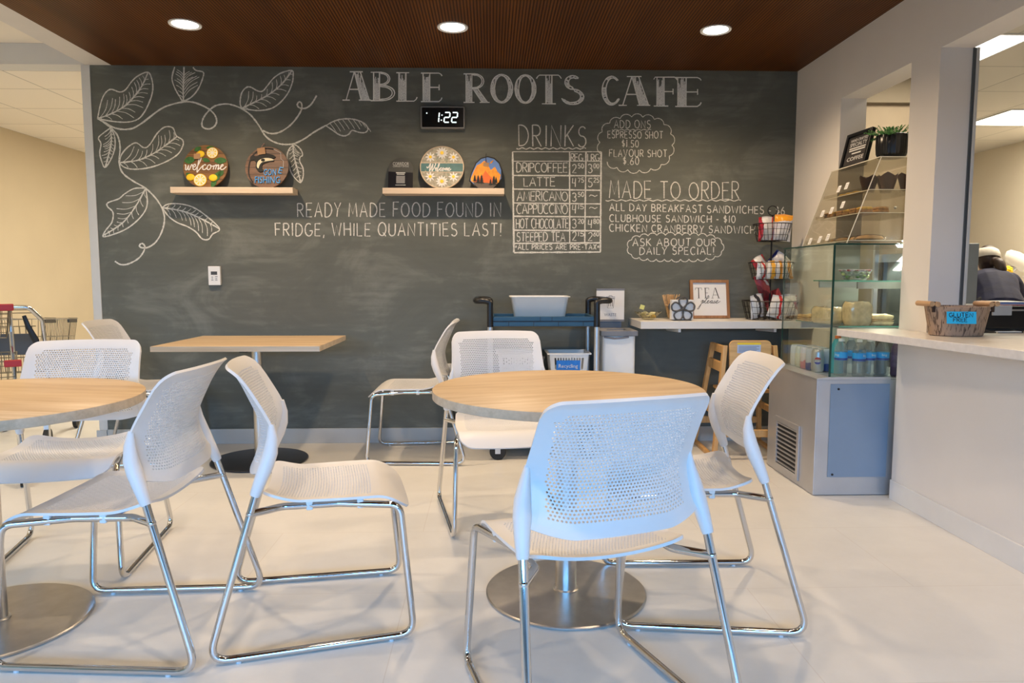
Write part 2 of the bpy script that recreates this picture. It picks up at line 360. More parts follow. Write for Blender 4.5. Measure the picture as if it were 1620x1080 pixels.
def thing(name, label, cat, loc=(0, 0, 0), rz=0.0, group=None, rot=None):
    o = bpy.data.objects.new(name, None); C.objects.link(o); o.empty_display_size = 0.05
    o.location = loc; o.rotation_euler = rot if rot else (0, 0, rz)
    return tag(o, label, cat, group)
def tag(o, label, cat, group=None):
    o['label'] = label; o['category'] = cat
    if group: o['group'] = group
    return o
def struct(o):
    o['kind'] = 'structure'; return o
def dup(root, loc, rz, label, group=None):
    """a copy of a thing with copies of its parts and sub-parts"""
    r = root.copy(); C.objects.link(r); r.location = loc; r.rotation_euler = (0, 0, rz); r['label'] = label
    if group: r['group'] = group
    def rec(src, dst):
        for ch in list(src.children):
            c = ch.copy(); C.objects.link(c); c.parent = dst; rec(ch, c)
    rec(root, r)
    return r
def fillet(pts, r, n=6):
    """polyline with rounded bends"""
    P = [Vector(p) for p in pts]; out = [P[0]]
    for i in range(1, len(P)-1):
        rr = r[i-1] if isinstance(r, (list, tuple)) else r
        a = (P[i-1]-P[i]); b = (P[i+1]-P[i]); la, lb = a.length, b.length; a.normalize(); b.normalize()
        th = a.angle(b); t = min(rr/math.tan(th/2), la*0.49, lb*0.49)
        p0, p1 = P[i]+a*t, P[i]+b*t
        for k in range(n+1):
            s = k/n; out.append((1-s)**2*p0 + 2*s*(1-s)*P[i] + s*s*p1)
    out.append(P[-1]); return out
def spline(pts, n=6, closed=False):
    """Catmull-Rom through the points"""
    P = [np.array(p, float) for p in pts]; m = len(P); out = []
    if m < 3: return [tuple(p) for p in P]
    for i in range(m if closed else m-1):
        g = lambda k: P[k % m] if closed else P[min(max(k, 0), m-1)]
        p0, p1, p2, p3 = g(i-1), g(i), g(i+1), g(i+2)
        for k in range(n):
            t = k/n
            out.append(tuple(0.5*((2*p1)+(-p0+p2)*t+(2*p0-5*p1+4*p2-p3)*t*t+(-p0+3*p1-3*p2+p3)*t**3)))
    if not closed: out.append(tuple(P[-1]))
    return out
def lerp_table(tab, x):
    """smooth interpolation in a table [(x, y)]"""
    for i in range(len(tab)-1):
        if x <= tab[i+1][0] or i == len(tab)-2:
            x0, y0 = tab[i]; x1, y1 = tab[i+1]
            m0 = (tab[i+1][1]-tab[i-1][1])/(tab[i+1][0]-tab[i-1][0]) if i > 0 else (y1-y0)/(x1-x0)
            m1 = (tab[i+2][1]-y0)/(tab[i+2][0]-x0) if i+2 < len(tab) else (y1-y0)/(x1-x0)
            h = x1-x0; t = (x-x0)/h
            return (2*t**3-3*t*t+1)*y0+(t**3-2*t*t+t)*h*m0+(-2*t**3+3*t*t)*y1+(t**3-t*t)*h*m1
FONT = None
def text_mesh(body, size=0.1, align='CENTER', ext=0.0, shear=0.0, spacing=1.0):
    """vertices and faces of printed text in the XY plane"""
    c = bpy.data.curves.new('text', 'FONT'); c.body = body; c.size = size; c.align_x = align; c.align_y = 'CENTER'; c.extrude = ext; c.shear = shear; c.space_character = spacing
    c.resolution_u = 2
    o = bpy.data.objects.new('text', c)
    me = bpy.data.meshes.new_from_object(o)
    v = [tuple(p.co) for p in me.vertices]; f = [tuple(p.vertices) for p in me.polygons]
    bpy.data.objects.remove(o); bpy.data.curves.remove(c); bpy.data.meshes.remove(me)
    return v, f
def fit_text(mb, body, T, width, height, ext=0.0003, shear=0.0):
    """printed text scaled to a width and a height, laid in the XY plane of T"""
    v, f = text_mesh(body, 1.0, ext=1.0, shear=shear)
    if not v: return mb
    a = np.array(v); lo, hi = a.min(0), a.max(0); c = (lo+hi)/2
    s = np.array([width/(hi[0]-lo[0]), height/(hi[1]-lo[1]), ext])
    return mb.add([tuple((np.array(p)-c)*s) for p in v], f, T)
# upright plane facing the room: local X -> world X, local Y -> world Z, local Z -> world -Y
FACE = Matrix(((1, 0, 0, 0), (0, 0, -1, 0), (0, 1, 0, 0), (0, 0, 0, 1)))

# ------------------------------------------------------------------ stroke alphabet for handwriting
def _a(cx, cy, rx, ry, a0, a1, n=10):
    return [(cx+rx*math.cos(math.radians(a0+(a1-a0)*i/n)), cy+ry*math.sin(math.radians(a0+(a1-a0)*i/n))) for i in range(n+1)]
G = {
 'A': (.72, [[(0, 0), (.36, 1), (.72, 0)], [(.13, .36), (.59, .36)]]),
 'B': (.58, [[(0, 0), (0, 1)], [(0, 1), (.2, 1)]+_a(.25, .77, .25, .23, 90, -90)+[(0, .54)], [(0, .54)]+_a(.28, .27, .3, .27, 90, -90)+[(0, 0)]]),
 'C': (.66, [_a(.38, .5, .38, .5, 50, 310, 14)]),
 'D': (.66, [[(0, 0), (0, 1)], [(0, 1), (.12, 1)]+_a(.16, .5, .5, .5, 90, -90, 12)+[(0, 0)]]),
 'E': (.54, [[(.54, 1), (0, 1), (0, 0), (.54, 0)], [(0, .52), (.46, .52)]]),
 'F': (.52, [[(.54, 1), (0, 1), (0, 0)], [(0, .52), (.44, .52)]]),
 'G': (.70, [_a(.38, .5, .38, .5, 55, 340, 14)+[(.74, .42), (.46, .42)]]),
 'H': (.64, [[(0, 0), (0, 1)], [(.64, 0), (.64, 1)], [(0, .5), (.64, .5)]]),
 'I': (.08, [[(.04, 0), (.04, 1)]]),
 'J': (.45, [[(.45, 1), (.45, .25)]+_a(.23, .22, .22, .22, 0, -180)]),
 'K': (.60, [[(0, 0), (0, 1)], [(.56, 1), (0, .42)], [(.14, .56), (.6, 0)]]),
 'L': (.50, [[(0, 1), (0, 0), (.5, 0)]]),
 'M': (.82, [[(0, 0), (.1, 1), (.41, .2), (.72, 1), (.82, 0)]]),
 'N': (.66, [[(0, 0), (0, 1), (.66, 0), (.66, 1)]]),
 'O': (.78, [_a(.39, .5, .39, .5, 90, 450, 18)]),
 'P': (.54, [[(0, 0), (0, 1)], [(0, 1), (.2, 1)]+_a(.27, .75, .27, .25, 90, -90)+[(0, .5)]]),
 'Q': (.80, [_a(.39, .5, .39, .5, 90, 450, 18), [(.48, .25), (.8, -.05)]]),
 'R': (.58, [[(0, 0), (0, 1)], [(0, 1), (.2, 1)]+_a(.27, .75, .27, .25, 90, -90)+[(0, .5)], [(.2, .5), (.58, 0)]]),
 'S': (.56, [_a(.29, .76, .25, .24, 35, 250, 9)+_a(.27, .26, .28, .27, 75, -150, 10)]),
 'T': (.64, [[(0, 1), (.64, 1)], [(.32, 1), (.32, 0)]]),
 'U': (.64, [[(0, 1), (0, .32)]+_a(.32, .32, .32, .32, 180, 360)+[(.64, 1)]]),
 'V': (.66, [[(0, 1), (.33, 0), (.66, 1)]]),
 'W': (.94, [[(0, 1), (.24, 0), (.47, .8), (.70, 0), (.94, 1)]]),
 'X': (.58, [[(0, 0), (.58, 1)], [(0, 1), (.58, 0)]]),
 'Y': (.62, [[(0, 1), (.31, .48), (.62, 1)], [(.31, .48), (.22, 0)]]),
 'Z': (.56, [[(0, 1), (.56, 1), (0, 0), (.56, 0)]]),
 '0': (.56, [_a(.28, .5, .28, .5, 90, 450, 16)]), '1': (.12, [[(.06, 0), (.06, 1)]]),
 '2': (.54, [_a(.27, .73, .25, .27, 165, -35, 9)+[(0, 0), (.54, 0)]]),
 '3': (.52, [_a(.24, .75, .25, .25, 150, -90, 9)+_a(.24, .25, .28, .27, 90, -150, 10)]),
 '4': (.54, [[(.06, 1), (0, .45), (.5, .45)], [(.46, 1), (.40, 0)]]),
 '5': (.52, [[(.5, 1), (.08, 1), (.05, .58)]+_a(.22, .3, .29, .3, 110, -140, 10)]),
 '6': (.52, [[(.42, 1), (.12, .6)]+_a(.26, .27, .26, .27, 165, -195, 14)]),
 '7': (.50, [[(0, 1), (.5, 1), (.16, 0)]]),
 '8': (.52, [_a(.26, .76, .22, .24, -90, 270, 14), _a(.26, .26, .26, .26, 90, 450, 14)]),
 '9': (.52, [_a(.25, .72, .25, .27, 0, 360, 14)+[(.40, 0)]]),
 '$': (.50, [_a(.26, .70, .20, .18, 40, 250, 8)+_a(.25, .34, .22, .2, 75, -150, 8), [(.25, 1.08), (.25, -.06)]]),
 '.': (.10, [[(.03, 0), (.08, .04)]]), ',': (.12, [[(.08, .1), (.02, -.16)]]), '!': (.12, [[(.08, 1), (.05, .26)], [(.04, .05), (.06, 0)]]),
 '-': (.34, [[(.02, .45), (.32, .45)]]), '*': (.34, [[(.02, .35), (.32, .75)], [(.02, .75), (.32, .35)], [(0, .55), (.34, .55)]]), '~': (.60, [[(0, .42), (.12, .58), (.28, .52), (.42, .40), (.6, .56)]]), ' ': (.50, []),
}
LAYER = [0]
def hand_text(mb, body, x0, y0, x1, y1, h, wpx, place, gap=0.30, jit=0.02, nrm=(0, -1, 0)):
    """handwritten line from (x0,y0) to (x1,y1) on the baseline; place maps the text's own 2-D to a point on the surface"""
    adv = []; tot = 0
    for ch in body:
        adv.append(tot); tot += G[ch][0] + (gap if ch != ' ' else 0.0)
    tot -= gap
    sx = math.hypot(x1-x0, y1-y0)/tot; dx, dy = (x1-x0)/math.hypot(x1-x0, y1-y0), (y1-y0)/math.hypot(x1-x0, y1-y0)
    for ch, a in zip(body, adv):
        jy = random.uniform(-jit, jit)*h; js = random.uniform(-0.06, 0.06); jh = 1+random.uniform(-jit, jit)*2
        for st in G[ch][1]:
            pts = []; LAYER[0] += 1
            for px, py in st:
                u = (a+px+js*py*0.6)*sx; v = py*h*jh+jy
                pts.append(place(x0+dx*u+dy*v*0, y0+dy*u-v))
            mb.ribbon(pts, [wpx*random.uniform(0.8, 1.2) for _ in pts], nrm=nrm)

# ------------------------------------------------------------------ the room
XL, XR, HC = -2.556, 2.020, 2.4609          # blackboard wall ends, ceiling height
YR = -7.5                                   # wall behind the camera
bd = struct(MB().box((XL, 0, 0), (XR, 0.15, HC+0.15)).build('wall_back', K['board'], smooth=False))
struct(MB().box((XL-0.055, -0.006, 0), (XL-0.0002, 0.156, HC-0.0005)).build('trim_1', K['trim'], smooth=False, bevel=0.002))
struct(MB().box((XL+0.0, -0.014, 0), (XR-0.001, -0.0005, 0.1)).box((XL-0.068, -0.02, 0), (XL-0.0005, -0.0065, 0.098)).build('baseboard_back', K['base_grey'], smooth=False, bevel=0.002))
struct(MB().box((-4.6, YR-0.2, -0.06), (5.5, 6.2, 0)).build('floor', K['floor'], smooth=False))
# wood panel ceiling, the plain strip at its edge and the higher ceiling at the left
struct(MB().box((-2.42, YR, HC), (XR, -0.0005, HC+0.05)).build('ceiling', K['slat'], smooth=False))
struct(MB().box((-2.585, YR, HC), (-2.4205, -0.0005, HC+0.13)).build('trim_2', K['drywall'], smooth=False))
struct(MB().box((-4.42, YR, HC+0.131), (-2.42, -0.0005, HC+0.18)).build('ceiling_left', K['tile_hall'], smooth=False))
struct(MB().box((-4.42, 0.0, HC+0.002), (XL-0.0002, 0.15, HC+0.30)).build('trim_3', mat('pale_header_paint', (0.66, 0.66, 0.64), 0.6, var=0.02), smooth=False))
struct(MB().box((-4.42, 0.151, HC+0.0), (XR, 6.0, HC+0.05)).build('ceiling_hall', K['tile_hall'], smooth=False))
struct(MB().box((-4.55, YR, 0), (-4.42, 6.0, HC+0.3)).build('wall_left', K['cream_wall'], smooth=False))
struct(MB().box((-4.55, 6.0, 0), (5.5, 6.15, HC+0.3)).build('wall_far', K['cream_wall'], smooth=False))
struct(MB().box((XL, 0.1505, 0), (2.17, 0.20, HC)).build('wall_hall', K['cream_wall'], smooth=False))
struct(MB().box((-4.4195, 0.2, 0), (-4.408, 5.99, 0.1)).build('baseboard_left', K['base_grey'], smooth=False))
# right wall: corner pier, header, pier between the openings, counter wall, closed end
rw = MB()
TH = 0.15
rw.box((XR, -0.615, 0), (XR+TH, 0.15, HC+0.2))
rw.box((XR, -4.6, 2.14), (XR+TH, -0.615, HC+0.2))
rw.box((XR, -1.535, 0.824), (XR+TH, -1.31, 2.14))
rw.box((XR, -4.6, 0), (XR+TH, -1.31, 0.8245))
rw.box((XR, YR, 0), (XR+TH, -4.6, HC+0.2))
struct(rw.build('wall_right', K['white_wall'], smooth=False))
struct(MB().box((XR-0.010, YR, 0), (XR-0.0005, -1.312, 0.1)).build('baseboard_right', mat('white_baseboard', (0.74, 0.73, 0.71), 0.45, var=0.02), smooth=False, bevel=0.002))
fr = MB()
fr.box((XR+TH-0.004, -1.5435, 0.862), (XR+TH+0.008, -1.5355, 2.1395))
struct(fr.build('trim_4', mat('dark_grey_metal_frame', (0.12, 0.14, 0.16), 0.4, 0.6), smooth=False))
fr = MB(); fr.box((XR+TH+0.0085, -1.5475, 0.862), (XR+TH+0.022, -1.53, 2.1395))
struct(fr.build('trim_5', K['trim'], smooth=False, bevel=0.002))
# counter: an angled slab with a broad overhang
cz0, cz1 = 0.825, 0.860
ct = MB().prism([(1.722, -1.283), (1.735, -1.40), (1.856, -2.37), (2.0, -4.59), (2.62, -4.59), (2.62, -1.58), (2.216, -1.58), (2.0195, -1.5355), (2.0195, -1.283)], cz0, cz1)
ct = ct.build('service_counter', K['quartz'], smooth=False, bevel=0.003)
tag(ct, 'long pale quartz service counter top overhanging the low white wall', 'counter')
# kitchen shell
struct(MB().box((5.30, YR, 0), (5.45, 6.0, HC+0.2)).build('wall_kitchen', K['kitchen_wall'], smooth=False))
struct(MB().box((XR+TH, YR, HC), (5.3, 6.0, HC+0.05)).build('ceiling_kitchen', K['tile_kitchen'], smooth=False))
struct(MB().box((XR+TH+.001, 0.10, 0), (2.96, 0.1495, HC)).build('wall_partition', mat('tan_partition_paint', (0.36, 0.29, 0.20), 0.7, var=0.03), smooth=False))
struct(MB().box((XR+TH+.001, 0.055, 2.28), (2.96, 0.0995, HC)).build('trim_6', mat('tan_shaded_soffit', (0.24, 0.20, 0.14), 0.7, var=0.03), smooth=False))  # partition tan made darker: the soffit's shade is put into the colour
# wall behind the camera with three wide low windows
WB, WT = 0.25, 1.80
rr = MB()
rr.box((-4.42, YR-0.15, 0), (5.3, YR, WB)); rr.box((-4.42, YR-0.15, WT), (5.3, YR, HC+0.3))
for a, b in ((-4.42, -4.1), (-2.3, -2.1), (-0.3, -0.1), (1.7, 5.3)): rr.box((a, YR-0.15, WB), (b, YR, WT))
struct(rr.build('wall_rear', K['white_wall'], smooth=False))
for i, a in enumerate((-4.1, -2.1, -0.1)):
    w = MB(); b = a+1.8
    for lo, hi in (((a, WB), (a+0.05, WT)), ((b-0.05, WB), (b, WT)), ((a+0.05, WB), (b-0.05, WB+.05)), ((a+0.05, WT-.05), (b-0.05, WT)), ((a+0.88, WB+.05), (a+0.92, WT-.05))):
        w.box((lo[0], YR-0.1, lo[1]), (hi[0], YR-0.04, hi[1]))
    o = struct(w.build('window_%d' % (i+1), K['trim'], smooth=False))
    MB().box((a+0.05, YR-0.075, WB+.05), (a+0.88, YR-0.07, WT-.05)).box((a+0.92, YR-0.075, WB+.05), (b-0.05, YR-0.07, WT-.05)).build('window_pane', K['acrylic'], o, smooth=False)

# recessed lamps
ROWS = [(-0.772, ('left', 'middle', 'right')), (-2.20, None), (-3.63, None)]
def downlight(x, y, label, k=1.0):
    t = thing('downlight', label, 'ceiling light', (x, y, HC), 0, 'recessed downlights in the wood ceiling')
    MB().lathe([(0.066, -0.002), (0.082, -0.006), (0.084, -0.001), (0.084, -0.0002), (0.066, -0.0002)], 40, cap=False).build('trim_ring', K['white'], t)
    MB().lathe([(0.0005, -0.0035), (0.066, -0.0025), (0.066, -0.0015), (0.0005, -0.0015)], 40, cap=False).build('lens', K['lamp'], t)
    l = bpy.data.lights.new('downlight_lamp', 'SPOT'); l.energy = SPOT_POWER*k; l.color = SPOT_COL; l.spot_size = math.radians(146); l.spot_blend = 0.9; l.shadow_soft_size = 0.045
    o = bpy.data.objects.new('downlight_lamp', l); C.objects.link(o); o.parent = t; o.location = (0, 0, -0.03)
    return t
for r, (y, names) in enumerate(ROWS):
    for i, x in enumerate((-1.632, -0.203, 1.233)):
        nm = ('leftmost', 'middle', 'rightmost')[i]
        if names: lab = 'lit round recessed downlight in the brown ceiling, %s of the three' % nm
        else: lab = 'lit round downlight over the seating, %s of row %s from the blackboard' % (nm, ('two', 'three', 'four')[r-1])
        downlight(x, y, lab, (1.95, 1.0, 1.25)[r])
def panel(x0, y0, x1, y1, label, power):
    t = thing('ceiling_panel_light', label, 'ceiling light', ((x0+x1)/2, (y0+y1)/2, HC), 0, 'lit panels in the tiled ceilings')
    a, b = (x1-x0)/2, (y1-y0)/2
    MB().box((-a, -b, -0.006), (a, b, -0.0005)).build('diffuser', K['panel'], t, smooth=False)
    f = MB()
    for lo, hi in (((-a-.015, -b-.015), (a+.015, -b)), ((-a-.015, b), (a+.015, b+.015)), ((-a-.015, -b), (-a, b)), ((a, -b), (a+.015, b))): f.box((*lo, -0.008), (*hi, -0.0005))
    f.build('frame', K['white'], t, smooth=False)
    l = bpy.data.lights.new('panel_lamp', 'AREA'); l.shape = 'RECTANGLE'; l.size = 2*a; l.size_y = 2*b; l.energy = power; l.color = (1.0, 0.86, 0.66)
    o = bpy.data.objects.new('panel_lamp', l); C.objects.link(o); o.parent = t; o.location = (0, 0, -0.012)
panel(2.43, -0.757, 3.035, -0.28, 'lit kitchen ceiling panel nearest the pass-through opening', 13)
panel(4.20, 1.0, 5.25, 1.57, 'lit kitchen ceiling panel deeper in, close to the far wall', 48)
panel(-2.9, 0.9, -2.3, 2.1, 'added ceiling panel brightening the hall, unseen behind the blackboard wall', 40)  # added out of view to brighten the hall
panel(-2.6, 3.0, -2.0, 4.2, 'added ceiling panel deeper in the hall, unseen behind the blackboard wall', 30)  # second added panel, also unseen, for more light on the hall wall and floor
panel(-3.85, -2.6, -3.25, -1.4, 'lit panel in the higher ceiling at the left', 18)

# ------------------------------------------------------------------ chalk on the blackboard
# strokes lie over one another by a hair, as chalk does
def wp(px, py):
    p = on_plane(px, py, 1, 0.0); return (p[0], -0.0009-0.00007*(LAYER[0] % 15), p[2])
PX = 0.0041                                            # one photo pixel on this wall, in metres
def chalk_line(mb, pts, w, smooth=True, place=wp, n=6):
    LAYER[0] += 1; P = spline(pts, n) if smooth and len(pts) > 2 else pts
    mb.ribbon([place(*p) for p in P], [w*PX*random.uniform(0.75, 1.25) for _ in P])
def wavy(mb, x0, x1, y, amp, n, w):
    chalk_line(mb, [(x0+(x1-x0)*i/(4*n), y+amp*math.sin(i*PI/2)) for i in range(4*n+1)], w, n=3)
def crop(ox, oy, s): return lambda L: [(ox+x/s, oy+y/s) for x, y in L]
A_, B_, Q_ = crop(130, 90, 3.275), crop(300, 90, 5.4), crop(120, 80, 3.0)
LEAVES = [
 (A_([(80,320),(98,235),(120,188),(150,168),(195,182),(225,170),(255,130),(290,98),(342,80),(362,120),(366,170),(352,225),(320,290),(285,325),(230,338),(160,334),(80,320)]), A_([(80,320),(150,295),(220,255),(270,205),(310,150),(342,80)])),
 (A_([(148,368),(110,395),(85,420),(98,450),(92,500),(105,550),(120,572),(150,530),(170,470),(168,410),(148,368)]), A_([(148,368),(152,430),(142,490),(120,572)])),
 (A_([(192,548),(205,505),(240,465),(280,445),(320,470),(350,455),(390,395),(430,363),(470,368),(488,408),(520,430),(522,460),(495,505),(430,545),(350,573),(270,582),(220,572),(192,548)]), A_([(192,548),(290,535),(370,500),(430,460),(492,412)])),
 (A_([(330,680),(270,682),(220,710),(190,735),(135,755),(132,775),(160,805),(155,855),(125,895),(108,925),(125,930),(200,905),(260,870),(315,815),(338,760),(330,680)]), A_([(330,680),(280,770),(220,850),(160,895),(108,925)])),
 (Q_([(410,745),(440,728),(500,728),(560,745),(620,785),(682,845),(650,870),(630,895),(600,893),(570,860),(530,835),(480,815),(440,785),(410,745)]), Q_([(410,745),(500,760),(580,790),(682,845)])),
 (A_([(480,52),(466,110),(480,160),(505,205),(525,228),(570,205),(605,160),(628,100),(625,78),(590,70),(575,54)]), A_([(525,228),(524,160),(527,100),(528,52)])),
 (B_([(445,440),(432,390),(445,310),(480,265),(520,258),(580,290),(625,292),(670,240),(720,180),(790,135),(875,117),(885,165),(875,230),(840,310),(780,385),(700,440),(600,458),(520,452),(445,440)]), B_([(445,440),(560,385),(680,320),(790,230),(875,117)])),
 (B_([(1165,588),(1220,555),(1290,533),(1380,530),(1460,550),(1510,585),(1522,620),(1500,645),(1450,645),(1390,628),(1360,660),(1320,675),(1270,660),(1220,625),(1165,588)]), None),
 (B_([(890,745),(850,790),(833,850),(850,930),(870,990),(910,1045),(950,1072),(970,1020),(968,950),(940,890),(945,855),(965,840),(955,800),(925,765),(890,745)]), B_([(890,745),(885,800),(900,880),(925,980),(950,1072)])),
]
STEMS = [
 A_([(80,320),(115,338),(170,368),(240,375),(300,350),(400,275),(460,248),(540,232),(600,243),(655,268)]),
 A_([(100,330),(150,368),(185,410),(197,470),(192,545),(210,600),(260,640),(328,680),(380,730),(415,785),(427,840),(415,900),(385,955),(345,985),(310,988),(297,977),(310,966),(325,980),(318,1010),(290,1045),(240,1072),(200,1075),(170,1058)]),
 B_([(155,440),(175,452),(215,495),(232,545),(215,590),(170,615),(120,605),(105,570),(125,510),(175,450),(230,415),(310,402),(380,415),(450,445),(520,495),(570,555),(610,615),(640,665),(690,710),(760,740),(830,748),(900,738),(980,700),(1060,645),(1165,585)]),
 B_([(20,384),(70,398),(130,425),(175,452)]),
 B_([(625,628),(680,652),(740,652),(800,628),(870,575),(930,500),(958,440),(955,395),(935,385),(920,410),(940,435),(985,440),(1030,415),(1060,375),(1085,330)]),
]
def seg_hit(p, d, poly):
    best = None
    for i in range(len(poly)-1):
        a, b = np.array(poly[i]), np.array(poly[i+1]); e = b-a
        den = d[0]*e[1]-d[1]*e[0]
        if abs(den) < 1e-9: continue
        t = ((a[0]-p[0])*e[1]-(a[1]-p[1])*e[0])/den; s = ((a[0]-p[0])*d[1]-(a[1]-p[1])*d[0])/den
        if t > 0.5 and 0 <= s <= 1 and (best is None or t < best): best = t
    return best
vine = MB()
for outline, mid in LEAVES:
    chalk_line(vine, outline, 2.0)
    if mid is None:
        O = spline(outline, 6)
        for i in range(4, 34, 3):
            p = np.array(O[i]); L = 16 if i < 20 else 9
            chalk_line(vine, [tuple(p), tuple(p+np.array([L*0.45, L*0.6])), tuple(p+np.array([L*0.7, L]))], 1.0)
        continue
    chalk_line(vine, mid, 2.2)
    Mi = spline(mid, 8); O = spline(outline, 6); m = len(Mi); step = max(2, int(m/11))
    for i in range(2, m-3, step):
        p = np.array(Mi[i]); tg = np.array(Mi[i+1])-np.array(Mi[i-1]); tg /= np.linalg.norm(tg)
        for sgn in (1, -1):
            c, s = math.cos(0.85*sgn), math.sin(0.85*sgn); d = np.array([c*tg[0]-s*tg[1], s*tg[0]+c*tg[1]])
            L = seg_hit(p, d, O)
            if not L: continue
            L = min(L*random.uniform(0.55, 0.85), 34)
            e = p+d*L; q = p+d*L*0.5+np.array([-d[1], d[0]])*(-sgn)*L*0.10
            chalk_line(vine, [tuple(p), tuple(q), tuple(e)], 1.0, n=4)
for s in STEMS: chalk_line(vine, s, 2.4)
vine.build('chalk_vine_drawing', K['chalk'], bd, smooth=False)

# big shaded heading: thin outlines and hatched thick strokes
HD = {
 'A': ([[(.13,0),(.42,1)],[(.42,1),(.66,0)],[(.63,1),(.95,0)],[(.26,.38),(.57,.38)],[(0,0),(.26,0)],[(.58,0),(1,0)],[(.26,1),(.72,1)]], [[(.42,1),(.63,1),(.95,0),(.66,0)]]),
 'B': ([[(.12,0),(.12,1)],[(.36,0),(.36,1)],[(0,1),(.45,1)],[(0,0),(.5,0)],[(.4,1)]+_a(.42,.77,.36,.23,90,-90)+[(.36,.54)],[(.4,.97)]+_a(.42,.77,.29,.19,90,-90)+[(.36,.57)],[(.36,.54)]+_a(.46,.27,.52,.27,90,-90)+[(.36,0)],[(.36,.50)]+_a(.46,.27,.42,.22,90,-90)+[(.36,.04)]], [[(.12,1),(.36,1),(.36,0),(.12,0)]]),
 'L': ([[(.12,0),(.12,1)],[(.46,0),(.46,1)],[(0,1),(.62,1)],[(0,0),(.85,0),(.95,.06),(1,.14)]], [[(.12,1),(.46,1),(.46,0),(.12,0)]]),
 'E': ([[(.1,0),(.1,1)],[(.42,0),(.42,1)],[(0,1),(.85,1),(.95,.96),(1,.90)],[(0,0),(.85,0),(.95,.06),(1,.14)],[(.42,.5),(.86,.5)],[(.86,.40),(.86,.60)]], [[(.1,1),(.42,1),(.42,0),(.1,0)]]),
 'F': ([[(.14,0),(.14,1)],[(.44,0),(.44,1)],[(0,.92),(.06,1),(.88,1),(.96,.96),(1,.90)],[(0,0),(.62,0)],[(.44,.5),(.82,.5)],[(.82,.40),(.82,.60)]], [[(.14,1),(.44,1),(.44,0),(.14,0)]]),
 'R': ([[(.1,0),(.1,1)],[(.32,0),(.32,1)],[(0,1),(.45,1)],[(0,0),(.42,0)],[(.34,1)]+_a(.42,.74,.36,.26,90,-90)+[(.32,.48)],[(.34,.97)]+_a(.42,.74,.29,.22,90,-90)+[(.32,.51)],[(.36,.48),(.72,0)],[(.54,.48),(.92,0)],[(.62,0),(1,0)]], [[(.1,1),(.32,1),(.32,0),(.1,0)],[(.36,.48),(.54,.48),(.92,0),(.72,0)]]),
 'O': ([_a(.5,.5,.5,.5,90,450,28), _a(.5,.5,.32,.46,90,450,28)], ['ring']),
 'T': ([[(.38,0),(.38,1)],[(.62,0),(.62,1)],[(0,.88),(.06,.96),(.12,1),(.88,1),(.94,.96),(1,.88)],[(.22,0),(.78,0)]], [[(.38,1),(.62,1),(.62,0),(.38,0)]]),
 'S': ([_a(.5,.76,.34,.24,40,270,14)+_a(.50,.26,.49,.27,80,-170,16), _a(.52,.76,.20,.16,60,262,12)+_a(.47,.26,.38,.20,70,-150,14)], ['s']),
 'C': ([_a(.5,.5,.5,.5,45,325,24), _a(.56,.5,.36,.44,50,318,22)], ['c']),
}
head, hatch = MB(), MB()
HB = crop(540, 100, 2.793)
for ch, x0, x1 in (('A',5,130),('B',130,238),('L',243,335),('E',352,445),('R',540,655),('O',660,757),('O',767,860),('T',862,972),('S',972,1072),('C',1152,1236),('A',1225,1365),('F',1380,1484),('E',1475,1590)):
    top = 38+(x0-5)*0.0172; bot = 163+(x0-5)*0.0190
    def place(u, v): return HB([(x0+u*(x1-x0), bot+(top-bot)*v)])[0]
    lines, fills = HD[ch]
    for st in lines: chalk_line(head, [place(*p) for p in st], 1.7, smooth=False)
    for fl in fills:
        if fl == 'ring':
            polys = [(lambda u: None)]
            for k in range(60):
                u = k/59
                for lo, hi in (((0.0, 1.0)),):
                    yo = 0.5*math.sqrt(max(0, 1-((u-.5)/.5)**2)); yi = 0.46*math.sqrt(max(0, 1-((u-.5)/.32)**2)) if abs(u-.5) < .32 else 0
                    for sg in (-1, 1):
                        a, b = .5+sg*yi, .5+sg*yo
                        if sg > 0 and random.random() < .55: continue
                        chalk_line(hatch, [place(u, a), place(u, a+(b-a)*random.uniform(.6, 1))], 1.6, smooth=False)
            continue
        if fl in ('s', 'c'):
            o, i2 = lines[0], lines[1]
            So, Si = spline(o, 3), spline(i2, 3)
            for k in range(70):
                t = k/69; a = So[int(t*(len(So)-1))]; b = Si[int(t*(len(Si)-1))]
                if random.random() < (0.75-0.5*(a[1])): chalk_line(hatch, [place(*a), place(*b)], 2.2, smooth=False)
            continue
        u0, u1 = min(p[0] for p in fl), max(p[0] for p in fl); n = int((x1-x0)*(u1-u0)/1.7)
        for k in range(1, n):
            u = u0+(u1-u0)*k/n; ys = []
            for i in range(len(fl)):
                a, b = fl[i], fl[(i+1) % len(fl)]
                if (a[0]-u)*(b[0]-u) <= 0 and abs(a[0]-b[0]) > 1e-6: ys.append(a[1]+(b[1]-a[1])*(u-a[0])/(b[0]-a[0]))
            if len(ys) < 2: continue
            lo, hi = min(ys), max(ys)
            s0 = lo+(hi-lo)*random.uniform(0, .06); s1 = lo+(hi-lo)*min(1, random.gauss(.72, .16))
            if s1 > s0: chalk_line(hatch, [place(u, s0), place(u, s1)], 1.5, smooth=False)
head.build('chalk_heading_outline', K['chalk_bold'], bd, smooth=False)
hatch.build('chalk_heading_shading', K['chalk_soft'], bd, smooth=False)

